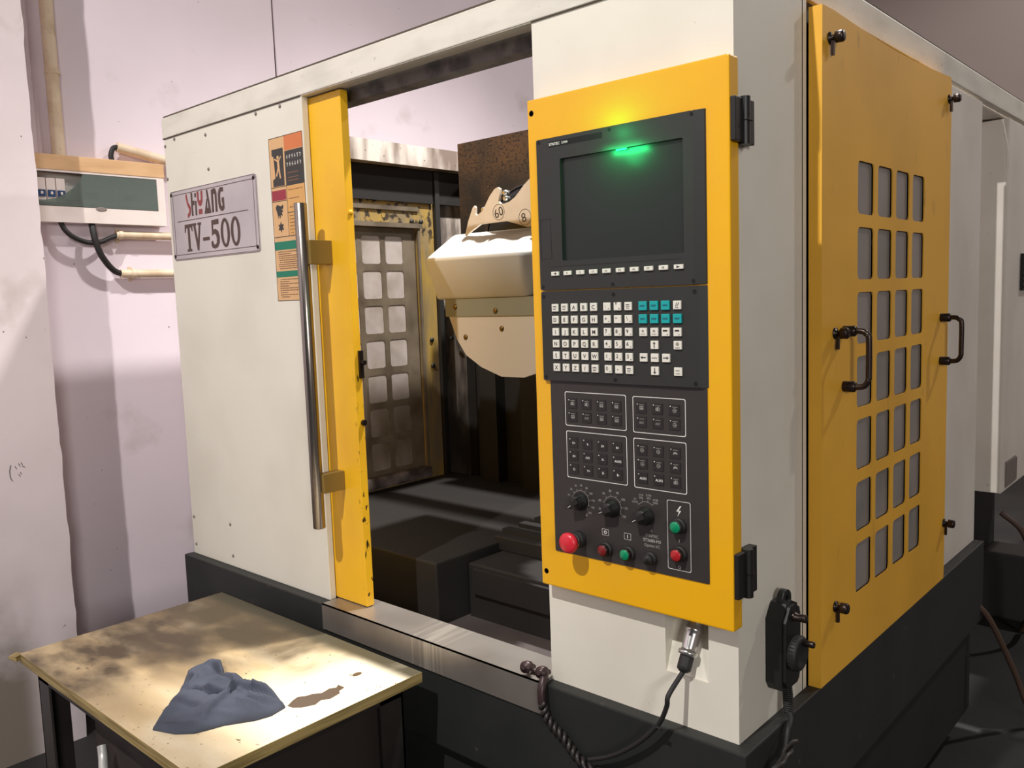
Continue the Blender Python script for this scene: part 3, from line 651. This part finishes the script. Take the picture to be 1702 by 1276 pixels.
# emergency stop
Me = FR(-.038) @ Matrix.Translation((-.3575, 1.0705, 0))
b = MB(); b.lathe([(.0185, 0), (.0185, .012), (.017, .014), (.0155, .016), (.0155, .030)], Me, 28, 0); b.lathe([(.0162, .022), (.0168, .0235), (.0162, .025)], Me, 28, 1, caps=False)
b.lathe([(.0155, .030), (.0215, .034), (.0228, .039), (.0228, .043), (.0210, .047), (.015, .0498), (.0005, .0510)], Me, 32, 2)
b.obj('emergency_stop', [BLKR, CHROME, RED], OP, label='red mushroom emergency stop button')
def pushb(x, z, capm, label, r=.0118, flat=False):
    Mb = FR(-.038) @ Matrix.Translation((x, z, 0)); b = MB()
    b.lathe([(r + .0045, 0), (r + .0045, .006), (r + .002, .009), (r, .009)], Mb, 26, 0); b.lathe([(r + .001, .009), (r + .0015, .016), (r + .0005, .018), (r - .0006, .018)], Mb, 26, 1 if not flat else 0, caps=False)
    b.lathe([(r - .0006, .010), (r - .0006, .0185), (r - .002, .0200), (.0005, .0205)], Mb, 26, 2)
    b.obj('push_button', [BLKR, GUN, capm], OP, label=label)
pushb(-.2855, 1.0605, REDD, 'dull dark red push button'); pushb(-.2285, 1.0615, GREEN, 'green push button in the bottom row')
pushb(-.1735, 1.0605, BLACK, 'black push button', .010, True)
pushb(-.1060, 1.1395, GREEN, 'upper green push button in the power frame', .0122, True); pushb(-.1055, 1.0825, REDM, 'lower red push button in the power frame', .0122)
# hinges
for z0_, z1_ in ((1.868, 1.954), (1.007, 1.103)):
    b = MB(); b.box((.0095, -.034, z0_ + .004), (.020, -.002, z1_ - .003), bev=.002); b.cyl(.0105, z0_, z1_, Matrix.Translation((.018, .006, 0)), 16)
    b.box((.001, .010, z0_ + .002), (.018, .046, z1_ - .002), bev=.002); b.box((.019, -.004, (z0_ + z1_) / 2 - .0008), (.0295, .018, (z0_ + z1_) / 2 + .0008), mi=1)
    b.obj('hinge', [BLACK, GUN], CC)

# ------------------------------------------------------------------ service panel on the right side
SP = thing('service_panel', (.02, .80, .70), 'yellow service panel with four by seven windows and two bow handles', 'panel')
def arcpts():  # the top edge dips gently
    return [(.332, 2.187), (.40, 2.188)] + [(.40 + .83 * k / 10, 2.188 - .012 * math.sin(math.pi * k / 10)) for k in range(1, 10)] + [(1.262, 2.189)]
outer = [(.332, .70), (1.268, .70), (1.272, .72), (1.272, 2.17)] + arcpts()[::-1]
holes = [rrect(a, z - .121, c, z, .014) for a, c in yc for z in zr]
b = MB(); sheet(outer, holes, .003, SD(.027), b)
b.add([(.027, .332, .70), (.027, .332, 2.187), (.001, .332, 2.187), (.001, .332, .70)], [(0, 1, 2, 3)]); b.add([(.027, .335, .70), (.027, .335, 2.187), (.001, .335, 2.187), (.001, .335, .70)], [(3, 2, 1, 0)])
b.box((.001, 1.269, .70), (.028, 1.272, 2.17)); b.box((.001, .335, .700), (.027, 1.27, .703)); b.box((.001, .335, 2.172), (.027, 1.26, 2.175))
b.obj('panel_sheet', YEL_SIDE, SP)
pm2 = MB().box((0, -.054, -.0615), (.0015, .054, .0615)).mesh('window_pane', PANES)
for a, c in yc:
    for z in zr: link('window_pane', pm2, SP, loc=(.0215, (a + c) / 2, z - .0605))
kn = MB(); kn.lathe([(.013, 0), (.013, .003), (.006, .004), (.006, .012), (.0125, .014), (.0125, .028), (.010, .031), (.001, .031)], SD(), 16)
kn.box((.004, -.004, -.036), (.010, .004, -.006)); km = kn.mesh('clamp_knob', GUN)
for y, z in ((.372, 2.125), (1.245, 2.125), (.405, 1.498), (.412, .868), (1.26, .875), (1.235, 1.495)):
    if (y, z) != (1.235, 1.495): link('clamp_knob', km, SP, loc=(.030, y, z))
for y in (.458, 1.198):
    b = MB(); pts = [(.030, y, 1.500), (.068, y, 1.500), (.080, y, 1.494), (.086, y, 1.482), (.086, y, 1.40), (.086, y, 1.392), (.080, y, 1.380), (.068, y, 1.374), (.030, y, 1.374)]
    b.tube(spline(pts, 5), .0068, 12)
    for z in (1.500, 1.374): b.cyl(.0125, 0, .028, SD(.030) @ Matrix.Translation((y, z, 0)), 14, ch=.003)
    b.obj('bow_handle', GUN, SP)

# ------------------------------------------------------------------ rear cabinet
RC = thing('electrical_cabinet', (-.15, 2.5, .79), 'white cabinet hanging behind the machine at the right edge', 'cabinet')
b = MB(); b.box((-.42, 2.12, .79), (0, 3.5, 2.19), bev=.005); b.obj('cabinet_body', GREYWHITE, RC)
b = MB(); b.box((0, 2.345, 1.56), (.012, 2.56, 1.702)); [b.box((.012, 2.352, 1.568 + k * .022), (.018, 2.55, 1.578 + k * .022)) for k in range(6)]; b.obj('fan_guard', BLACK, RC)
b = MB(); b.box((0, 2.175, .805), (.004, 2.335, .905)); [b.box((.004, 2.18 + k * .015, .81), (.008, 2.188 + k * .015, .90)) for k in range(11)]; b.obj('vent_grille', VENT, RC)
b = MB(); b.box((-1.4, 1.80, .0), (-.30, 3.4, .60)); b.box((-1.5, 1.78, .60), (-.35, 2.0, .69)); tk = b.obj('coolant_tank', SKIRT, kind='thing'); tk['label'] = 'dark coolant tank in the shadow behind the machine'; tk['category'] = 'tank'

# ------------------------------------------------------------------ tool magazine
TM = thing('tool_magazine', (-1.1, .60, 1.34), 'cream tool magazine with numbered claw disc seen through the open doorway', 'tool changer')
x0, x1 = -1.356, -.905
V = [(-1.356, .45, 1.734), (-.905, .45, 1.736), (-.80, .56, 1.736), (-.80, .75, 1.78), (-.90, .70, 1.826), (-1.290, .60, 1.826), (-1.385, .62, 1.80),
     (-1.304, .50, 1.602), (-.940, .50, 1.602), (-.85, .60, 1.602), (-.85, .78, 1.602), (-1.38, .78, 1.602), (-1.40, .70, 1.78)]
bm = bmesh.new()
FT = [(-1.362, .45, 1.738), (-.932, .45, 1.736), (-.885, .62, 1.736), (-.885, .85, 1.736), (-1.362, .85, 1.738)]
TP = [(-1.395, .62, 1.826), (-.99, .62, 1.826), (-.95, .70, 1.826), (-.95, .84, 1.826), (-1.395, .84, 1.826)]
BT = [(-1.447, .575, 1.602), (-1.02, .575, 1.602), (-.98, .66, 1.602), (-.98, .84, 1.602), (-1.447, .84, 1.602)]
vt = [bm.verts.new(p) for p in TP]; vf = [bm.verts.new(p) for p in FT]; vb = [bm.verts.new(p) for p in BT]
bm.faces.new(vt); bm.faces.new(vb[::-1])
for A, B_ in ((vt, vf), (vf, vb)):
    for i in range(5): bm.faces.new((A[i], B_[i], B_[(i + 1) % 5], A[(i + 1) % 5]))
bmesh.ops.recalc_face_normals(bm, faces=bm.faces[:])
bmesh.ops.bevel(bm, geom=bm.edges[:], offset=.014, segments=4, affect='EDGES', profile=.5)
b = MB(); b.bm(bm, smooth=True); bm.free()
o = b.obj('magazine_cover', CREAM, TM)
# lower half disc guard
b = MB(); cx = -1.075; poly = [(cx - .312, 1.60), (cx + .312, 1.60)] + [(cx + .312 * math.cos(a), 1.575 + .24 * math.sin(a)) for a in [-math.pi * k / 18 for k in range(0, 19)]]
poly = [(-1.385, 1.602), (-1.386, 1.541), (-1.351, 1.462), (-1.31, 1.41), (-1.24, 1.371), (-1.15, 1.342), (-1.05, 1.342), (-.95, 1.371), (-.88, 1.41), (-.84, 1.462), (-.805, 1.541), (-.805, 1.602)]
b.prism([(x, z) for x, z in poly][::-1], -.02, 0, FR(.58)); b.obj('lower_guard', mat('taupe_guard', (180, 168, 152), .45), TM)
b = MB(); b.box((-1.40, .5795, 1.543), (-.80, .5765, 1.604)); b.obj('guard_strip', mat('green_grey_strip', (120, 116, 98), .5), TM)
sm_ = MB().lathe([(.0095, 0), (.0085, .003), (.0045, .005), (.0005, .0045)], FR(), 14).mesh('screw', BRONZE)
for x, z, y in ((-1.350, 1.576, .5765), (-1.161, 1.560, .5765), (-1.139, 1.501, .58), (-1.309, 1.472, .58), (-.97, 1.576, .5765)): link('screw', sm_, TM, loc=(x, y, z))
# claw disc : scalloped ring of pointed claws around the spindle nose
half = [(-1.303, 1.815), (-1.285, 1.862), (-1.262, 1.905), (-1.254, 1.911), (-1.250, 1.904), (-1.251, 1.884), (-1.244, 1.878), (-1.222, 1.888), (-1.205, 1.905), (-1.182, 1.935), (-1.160, 1.955), (-1.145, 1.960), (-1.135, 1.953),
        (-1.137, 1.935), (-1.144, 1.915), (-1.134, 1.905), (-1.116, 1.905), (-1.095, 1.909), (-1.072, 1.920), (-1.052, 1.936), (-1.030, 1.956), (-1.005, 1.972), (-.990, 1.972), (-.984, 1.962), (-.988, 1.935), (-.975, 1.917)]
mir = [(-1.93 - x, z) for x, z in half][::-1]
low = [(-.63, 1.815), (-.70, 1.848), (-.80, 1.849), (-.87, 1.835), (-.905, 1.823), (-1.024, 1.823), (-1.057, 1.833), (-1.11, 1.848), (-1.23, 1.848)]
outer = half + mir + low
b = MB(); MDs = FR(.60) @ Matrix.Translation((0, 0, 0)); sheet(outer, [], .010, MDs, b)
for x, z, s in ((-1.1435, 1.880, '60'), (-1.031, 1.854, '8')):
    ring_line(b, circ(x, z, .026, 20), .0016, MDs, .0105, 1); text(b, s, x - (0.005 if s == '8' else 0), z, .030, MDs, 1, w=.0106, rot=math.radians(18))
b.obj('claw_disc', [DISCM, LEGEND], TM)
MN = FR(.70) @ Matrix.Translation((-1.055, 1.768, 0)); b = MB(); b.lathe([(.196, 0), (.196, .06), (.17, .08), (.05, .085), (.0005, .085)], MN, 48)
b.lathe([(.194, .058), (.199, .061), (.194, .066)], MN, 48, 1, caps=False)
b.obj('spindle_nose', [BLACK, GUN], TM)
b = MB()
for x, z in ((-1.118, 1.922), (-1.218, 1.895), (-1.12, 1.94)): b.lathe([(.004, 0), (.010, .004), (.009, .022), (.005, .026)], FR(.616) @ Matrix.Translation((x, z, 0)), 10)
b.obj('spindle_bolt', CHROME, TM)

# ------------------------------------------------------------------ connector and its cable
PC = thing('cable_connector', (-.12, .0, .80), 'chrome round connector with black boot and cable below the console', 'connector')
d = Vector((-.004, -.048, -.094)); p0 = Vector((-.1125, .032, .918)); Mc = frame_to(d, p0)
b = MB(); b.lathe([(.017, 0), (.017, .012), (.0185, .013), (.0185, .020), (.0165, .022), (.0180, .028), (.0155, .056), (.0165, .060), (.0205, .061), (.0205, .070), (.014, .071)], Mc, 28); b.obj('connector_shell', CHROME, PC)
b = MB(); b.lathe([(.0145, .070), (.0150, .092), (.0145, .100), (.008, .105), (.005, .106)], Mc, 20); b.obj('strain_relief', BLKR, PC)
e = Mc @ Vector((0, 0, .104))
b = MB(); b.tube(spline([e, (-.124, -.060, .790), (-.128, -.062, .765), (-.148, -.060, .722), (-.190, -.058, .672), (-.245, -.056, .625), (-.29, -.055, .596), (-.335, -.055, .575)], 8), .0052, 10)
b.tube([(-.160, -.060, .705), (-.148, -.066, .716), (-.138, -.068, .716)], .003, 6); b.obj('cable', BLKR, PC)

# ------------------------------------------------------------------ nozzle and its twisted hose
NZ = thing('nozzle_hose', (-.47, -.045, .66), 'dark twisted hose with two small valve knobs hooked over the sill end', 'hose')
b = MB()
for x, zz in ((-.535, .722), (-.488, .722)):
    b.lathe([(.006, -.02), (.006, 0), (.014, .001), (.015, .010), (.014, .020), (.006, .021), (.006, .026)], frame_to((.1, -1, .35), (x, -.02, zz)), 14)
b.tube([(-.535, -.02, .722), (-.535, -.01, .706), (-.49, -.01, .705)], .006, 8); b.tube([(-.488, -.02, .722), (-.478, -.035, .715), (-.474, -.05, .69), (-.472, -.05, .66)], .010, 10)
b.obj('valve_knobs', mat('dark_brown_valve', (60, 44, 44), .4, .3), NZ)
hp = spline([(-.472, -.05, .665), (-.466, -.048, .636), (-.445, -.046, .614), (-.420, -.045, .600), (-.395, -.046, .578), (-.37, -.048, .562), (-.33, -.05, .55), (-.26, -.05, .552), (-.15, -.05, .560), (-.03, -.05, .585), (.045, -.03, .62), (.06, .05, .655), (.055, .13, .672)], 14)
b = MB(); 
for ph in (0, math.pi):
    pts = []
    for i, p in enumerate(hp):
        t = (hp[min(i + 1, len(hp) - 1)] - hp[max(i - 1, 0)]).normalized(); a = t.cross(Vector((0, 1, .2))).normalized(); c = t.cross(a)
        th = i * .42 + ph; pts.append(p + (a * math.cos(th) + c * math.sin(th)) * .0065)
    b.tube(pts, .0055, 7)
b.obj('twisted_hose', mat('oily_black_hose', (44, 40, 38), .4), NZ)

# ------------------------------------------------------------------ handwheel pendant
PD = thing('handwheel_pendant', (.03, .18, .84), 'black handwheel pendant with two knobs hanging on the white side', 'pendant')
b = MB()
prof = [(.116, .790), (.128, .772), (.180, .772), (.190, .780), (.197, .80), (.197, .925), (.190, .945), (.165, .957), (.140, .955), (.116, .925)]
b.prism(prof, 0, .034, SD(.002)); b.prism([(.1565 + (y_ - .1565) * .88, .8645 + (z_ - .8645) * .93) for y_, z_ in prof], .034, .041, SD(.002))
b.obj('pendant_body', BLACK, PD)
b = MB(); sheet(circ(.160, .958, .021, 20), [circ(.160, .963, .006, 10)], .014, SD(.014), b); b.obj('hanging_eye', BLACK, PD)
b = MB(); b.lathe([(.010, 0), (.010, .005), (.008, .006), (.0085, .026), (.007, .028), (.0005, .028)], SD(.043) @ Matrix.Translation((.158, .926, 0)), 16); b.obj('selector_knob', GUN, PD)
b = MB(); Mw = SD(.043) @ Matrix.Translation((.156, .850, 0)); b.lathe([(.034, 0), (.036, .003), (.036, .016), (.033, .019), (.024, .020), (.022, .015), (.0005, .015)], Mw, 40)
for k in range(30):
    a = 2 * math.pi * k / 30; b.box((.0355 * math.cos(a) - .0011, .0355 * math.sin(a) - .0011, .004), (.0355 * math.cos(a) + .0011, .0355 * math.sin(a) + .0011, .015), Mw)
b.obj('handwheel', BLKR, PD)
b = MB(); b.lathe([(.004, 0), (.004, .005), (.0065, .006), (.0070, .024), (.006, .026), (.0005, .026)], SD(.060) @ Matrix.Translation((.160, .874, 0)), 14); b.obj('wheel_grip', GUN, PD)
b = MB(); n = 220; pts = []
cp = spline([(.024, .165, .776), (.026, .166, .755), (.028, .164, .735), (.032, .158, .715)], 30)
for i in range(n):
    f = i / (n - 1) * (len(cp) - 1); k = min(int(f), len(cp) - 2); p = cp[k].lerp(cp[k + 1], f - k); th = i * .42
    pts.append(p + Vector((math.cos(th) * .009, math.sin(th) * .009, 0)))
b.tube(pts, .0022, 6); b.tube(spline([(.032, .158, .717), (.044, .14, .708), (.050, .11, .690), (.050, .085, .60), (.048, .08, .45)], 6), .006, 8); b.obj('coiled_cord', BLKR, PD)

# ------------------------------------------------------------------ table with plywood top
TB = thing('work_table', (-1.33, -.40, 0), 'low steel work table with a stained plywood top in front of the machine', 'table')
b = MB(); b.box((-1.845, -.715, .622), (-.842, -.092, .650), bev=.0015)
b.add([(-1.845, -.70, .634), (-1.885, -.712, .632), (-1.87, -.735, .632), (-1.83, -.728, .634), (-1.845, -.70, .648), (-1.885, -.712, .642), (-1.87, -.735, .642), (-1.83, -.728, .648)], [(3, 2, 1, 0), (4, 5, 6, 7), (0, 1, 5, 4), (1, 2, 6, 5), (2, 3, 7, 6), (3, 0, 4, 7)], mi=1)
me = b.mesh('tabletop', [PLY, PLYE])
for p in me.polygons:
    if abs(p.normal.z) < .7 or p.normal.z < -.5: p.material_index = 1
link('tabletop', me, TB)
def Lleg(x, y, sx, sy):
    b = MB(); b.box((x, y, 0), (x + sx * .075, y + sy * .006, .615)); b.box((x, y, 0), (x + sx * .006, y + sy * .075, .615)); b.obj('leg', TABF, TB)
Lleg(-1.79, -.69, 1, 1); Lleg(-.89, -.69, -1, 1); Lleg(-1.79, -.12, 1, -1); Lleg(-.89, -.12, -1, -1)
b = MB(); b.box((-1.79, -.69, .582), (-.89, -.684, .621)); b.box((-1.79, -.126, .582), (-.89, -.12, .621)); b.box((-1.79, -.69, .582), (-1.784, -.12, .621)); b.box((-.896, -.69, .582), (-.89, -.12, .621)); b.obj('apron_rail', TABF, TB)
b = MB(); b.box((-1.60, -.62, .12), (-.93, -.16, .60), bev=.003); b.obj('tool_box_shelf', mat('dark_brown_cabinet', (54, 46, 43), .5), TB)
b = MB(); b.box((-1.78, -.68, .10), (-.9, -.13, .112)); b.obj('bottom_shelf', TABF, TB)
b = MB(); b.prism([(-.9426, -.4148), (-.925, -.400), (-.918, -.385), (-.9117, -.3717), (-.920, -.350), (-.908, -.330), (-.9132, -.2983), (-.925, -.292), (-.930, -.272), (-.9548, -.2729), (-.946, -.285), (-.955, -.300), (-.950, -.325), (-.965, -.345), (-.968, -.36), (-.9802, -.3744), (-.973, -.395), (-.9598, -.4168)], .6502, .6506)
b.prism(circ(-.966, -.205, .009, 12, .014), .6502, .6506); b.obj('oil_stain', OIL, TB, label='dark oil stain beside the cloth')
b = MB(); b.tube(spline([(-1.47, -.655, .48), (-1.455, -.66, .455), (-1.425, -.672, .435), (-1.40, -.675, .425), (-1.392, -.676, .40), (-1.40, -.676, .36)], 5), .012, 10)
b.tube([(-1.40, -.675, .425), (-1.44, -.68, .418), (-1.47, -.68, .41)], .009, 8); b.obj('pull_handle', PIPE, TB, label='pale bent pipe handle under the tabletop')

# ------------------------------------------------------------------ cloth
RG = [(-1.105, -.678), (-1.150, -.640), (-1.237, -.548), (-1.270, -.520), (-1.290, -.505), (-1.325, -.480), (-1.330, -.455), (-1.318, -.415), (-1.295, -.400), (-1.235, -.425), (-1.225, -.435), (-1.170, -.415), (-1.120, -.420), (-1.085, -.425), (-1.060, -.405), (-1.020, -.410), (-.955, -.425), (-.945, -.470), (-.955, -.505), (-.993, -.565), (-1.000, -.590), (-1.012, -.625), (-1.045, -.655)]
def resample(poly, n):
    P = [Vector(p) for p in poly]; Ls = [(P[(i + 1) % len(P)] - P[i]).length for i in range(len(P))]; tot = sum(Ls); out = []; i = 0; acc = 0
    for k in range(n):
        t = tot * k / n
        while acc + Ls[i] < t: acc += Ls[i]; i += 1
        out.append(P[i].lerp(P[(i + 1) % len(P)], (t - acc) / Ls[i]))
    return out
from mathutils import noise as N_
ns, nr = 150, 44; out = resample(RG, ns); c = Vector((-1.13, -.51)); vs = []; fs = []
folds = [((-1.20, -.53), (-1.06, -.50), .012, .012), ((-1.06, -.50), (-1.00, -.44), .014, .012), ((-1.03, -.58), (-1.06, -.50), .011, .010), ((-1.26, -.45), (-1.17, -.45), .010, .012), ((-.97, -.42), (-1.01, -.47), .014, .008), ((-.96, -.46), (-1.01, -.50), .012, .008), ((-1.18, -.60), (-1.09, -.58), .007, .010), ((-1.12, -.45), (-1.05, -.46), .009, .009)]
def hgt(p, t):
    e = max(0, 1 - t ** 6)
    h = .013 * e ** .35 + .030 * math.exp(-((p.x + 1.02) ** 2 / .010 + (p.y + .47) ** 2 / .006)) * e + .012 * math.exp(-((p.x + 1.25) ** 2 / .006 + (p.y + .45) ** 2 / .004)) * e + .020 * math.exp(-((p.x + 1.295) ** 2 / .0016 + (p.y + .42) ** 2 / .0016)) * e ** .5
    h += .010 * N_.noise(Vector((p.x * 9, p.y * 9, 1.3))) * e + .005 * N_.noise(Vector((p.x * 28, p.y * 20, 4))) * e ** .3
    q1 = p.x * .80 + p.y * .60; q2 = -p.x * .60 + p.y * .80
    rd = 1 - abs(N_.noise(Vector((q1 * 5, q2 * 17, 7.7)))) * 2.6; h += .0085 * max(rd, -.3) * e ** .6
    rd = 1 - abs(N_.noise(Vector((q1 * 9 + 3, q2 * 38, 2.2)))) * 2.6; h += .0032 * max(rd, -.3) * e ** .5
    for a, b_, amp, wd in folds:
        a = Vector(a); b_ = Vector(b_); ab = b_ - a; q = max(0, min(1, (p - a).dot(ab) / ab.length_squared)); dd = (p - (a + ab * q)).length
        side = 1 if ab.cross(p - a) > 0 else -1
        h -= amp * math.exp(-(dd / (wd * .55)) ** 2) * e; h += amp * .8 * math.exp(-((dd - wd * 1.2) / wd) ** 2) * e * (side > 0)
    dd = (p - Vector((-1.255, -.520))).length; h += .014 * math.exp(-((dd - .022) / .008) ** 2) * e - .018 * math.exp(-(dd / .012) ** 2) * e
    return max(h, .0035)
for r in range(nr + 1):
    t = r / nr
    for i in range(ns):
        p = c.lerp(out[i], t); vs.append((p.x, p.y, .650 + hgt(p, t)))
for r in range(nr):
    for i in range(ns):
        j = (i + 1) % ns; fs.append((r * ns + i, (r + 1) * ns + i, (r + 1) * ns + j, r * ns + j))
k = len(vs)
for i in range(ns): vs.append((out[i].x, out[i].y, .6508))
for i in range(ns): j = (i + 1) % ns; fs.append((nr * ns + i, k + i, k + j, nr * ns + j))
b = MB(); b.add(vs, fs, smooth=True); o = b.obj('cleaning_cloth', RAG); o['label'] = 'crumpled blue-grey cleaning cloth lying on the plywood tabletop'; o['category'] = 'cloth'

# ------------------------------------------------------------------ distribution box
DB = thing('distribution_box', (-2.745, -.04, 1.94), 'white breaker box with smoked cover and tan top on the left wall', 'fuse box')
b = MB()
sheet([(-.36, 1.941), (.2175, 1.941), (.2175, 2.136), (-.36, 2.136)], [[(-.33, 2.0), (.186, 2.0), (.186, 2.128), (-.33, 2.128)]], .006, SD(-2.656), b)
b.box((-2.745, -.36, 1.941), (-2.656, .2175, 1.947)); b.box((-2.745, .211, 1.941), (-2.656, .2175, 2.136)); b.box((-2.745, -.36, 1.941), (-2.656, -.354, 2.136)); b.obj('box_body', BOXW, DB)
b = MB(); b.box((-2.745, -.36, 2.136), (-2.646, .2205, 2.192), bev=.003); b.obj('top_strip', BOXT, DB, label='yellowed tan top strip')
b = MB(); b.box((-2.745, -.35, 1.95), (-2.735, .21, 2.13)); b.box((-2.735, -.34, 2.03), (-2.705, .20, 2.095)); b.obj('breaker_rail', BOXIN, DB)
for k, yy in enumerate([-.29, -.255, -.22, -.185]):
    b = MB(); b.box((-2.705, yy - .016, 2.015), (-2.668, yy + .016, 2.105), mi=0, bev=.002); b.box((-2.668, yy - .013, 2.035), (-2.660, yy + .013, 2.060), mi=1); b.box((-2.660, yy - .004, 2.044), (-2.657, yy + .004, 2.054), mi=0); b.obj('breaker', [BOXW, BLUE], DB)
for yy in (-.045, .105):
    b = MB(); b.box((-2.705, yy - .062, 2.012), (-2.672, yy + .062, 2.092), mi=0, bev=.002); b.box((-2.672, yy - .052, 2.035), (-2.668, yy + .0, 2.060), mi=1); b.box((-2.672, yy + .02, 2.03), (-2.669, yy + .05, 2.055), mi=0); b.obj('meter_block', [mat('meter_grey', (150, 148, 140), .5), BLACK], DB)
cv = [(.184, 2.002), (.184, 2.126), (-.105, 2.126), (-.115, 2.105), (-.14, 2.075), (-.175, 2.048), (-.21, 2.030), (-.25, 2.022), (-.33, 2.020), (-.33, 2.002)]
b = MB(); b.prism(cv, 0, .003, SD(-2.652)); b.obj('smoked_cover', SMOKE, DB, label='broken smoked grey-green cover')
b = MB(); b.lathe([(.014, 0), (.014, .004), (.011, .005)], SD(-2.652) @ Matrix.Translation((-.045, 1.996, 0)) @ Matrix.Diagonal((1.5, .6, 1, 1)), 20); b.obj('cover_latch', VENT, DB)

DB.scale = (.6, 1, 1); DB.location = (-2.745, -.026, 1.945)
# ------------------------------------------------------------------ conduits and wall cables
def near(p): return (-2.745 + (p[0] + 2.745) * .6, p[1] + .012, p[2] + .004)
def conduit(label, pts, r, rings=()):
    pts = [near(p) for p in pts]; rings = [(near(c_), d_) for c_, d_ in rings]
    t = thing('conduit', pts[0], label, 'pipe', 'conduits on the left wall')
    b = MB(); b.tube(pts, r, 16); b.obj('pipe', CONDUIT, t)
    for (c_, d_) in rings:
        b = MB(); b.lathe([(r + .003, -.008), (r + .003, .008)], frame_to(d_, c_), 16, smooth=True); b.box((-2.75, c_[1] - .006, c_[2] - .03), (-2.745, c_[1] + .006, c_[2] + .03)); b.obj('pipe_clip', CONDUIT, t)
conduit('pale vertical conduit rising from the breaker box', [(-2.712, -.170, 2.192), (-2.712, -.165, 6.45)], .024, [((-2.712, -.168, 2.505), (0, 0, 1))])
conduit('short sloping conduit above the right end of the breaker box', [(-2.70, .050, 2.250), (-2.695, .35, 2.195)], .019)
conduit('horizontal conduit just below the breaker box', [(-2.700, .018, 1.902), (-2.700, 1.6, 1.902)], .016, [((-2.70, .035, 1.902), (0, 1, 0))])
conduit('lower horizontal conduit below the breaker box', [(-2.700, .024, 1.748), (-2.700, 1.6, 1.748)], .017, [((-2.70, .075, 1.748), (0, 1, 0))])
def wcable(label, pts, r):
    b = MB(); b.tube(spline([near(p) for p in pts], 8), r, 10); o = b.obj('cable', BLKR); o['label'] = label; o['category'] = 'cable'; o['group'] = 'cables of the breaker box'
wcable('black cable looping from the box top into the sloping conduit', [(-2.70, .028, 2.190), (-2.70, .024, 2.215), (-2.70, .035, 2.243), (-2.70, .056, 2.249), (-2.70, .075, 2.246)], .010)
wcable('black cable curving from the box into the upper horizontal conduit', [(-2.690, -.190, 1.945), (-2.675, -.178, 1.912), (-2.668, -.148, 1.885), (-2.665, -.10, 1.868), (-2.668, -.05, 1.872), (-2.69, -.01, 1.888), (-2.70, .022, 1.900)], .0095)
wcable('thicker black cable dropping from the box into the lower conduit', [(-2.690, -.075, 1.945), (-2.665, -.078, 1.915), (-2.655, -.075, 1.875), (-2.66, -.058, 1.825), (-2.675, -.03, 1.785), (-2.69, .0, 1.758), (-2.70, .03, 1.748)], .012)

# ------------------------------------------------------------------ clutter on the floor behind, right
def hose(name, label, pts, r, m_, cat='hose'):
    b = MB(); b.tube(spline(pts, 8), r, 10); o = b.obj(name, m_); o['label'] = label; o['category'] = cat
    if cat == 'hose': o['group'] = 'hoses on the floor behind the machine'
hose('floor_pipe', 'short pale steel pipe lying on the dark floor at the right edge', [(.12, 2.36, .03), (.30, 2.45, .03)], .016, PIPE, 'pipe')
hose('floor_hose', 'thin brown hose curving across the dark floor by the machine base', [(.0, 1.70, .50), (.05, 1.76, .42), (.11, 1.85, .22), (.16, 1.9, .06), (.24, 1.95, .015), (.40, 2.0, .012), (.6, 1.95, .012), (.9, 2.1, .012)], .010, HOSEB)
hose('floor_hose', 'grey hose lying slanted on the floor near the right edge', [(.05, 3.0, .25), (.12, 2.9, .10), (.25, 2.8, .03), (.5, 2.75, .02), (.9, 2.8, .02)], .014, HOSEG)
hose('floor_hose', 'brown hose hanging in an arc below the rear cabinet', [(-.10, 2.6, .60), (-.02, 2.62, .52), (.02, 2.66, .35), (.0, 2.7, .15), (-.05, 2.8, .02)], .012, HOSEB)
b = MB(); b.box((-.25, 2.95, 0), (.75, 3.15, .32), bev=.01); o = b.obj('crate', mat('dark_crate', (58, 54, 52), .6)); o['label'] = 'low dark crate on the floor under the rear cabinet'; o['category'] = 'crate'
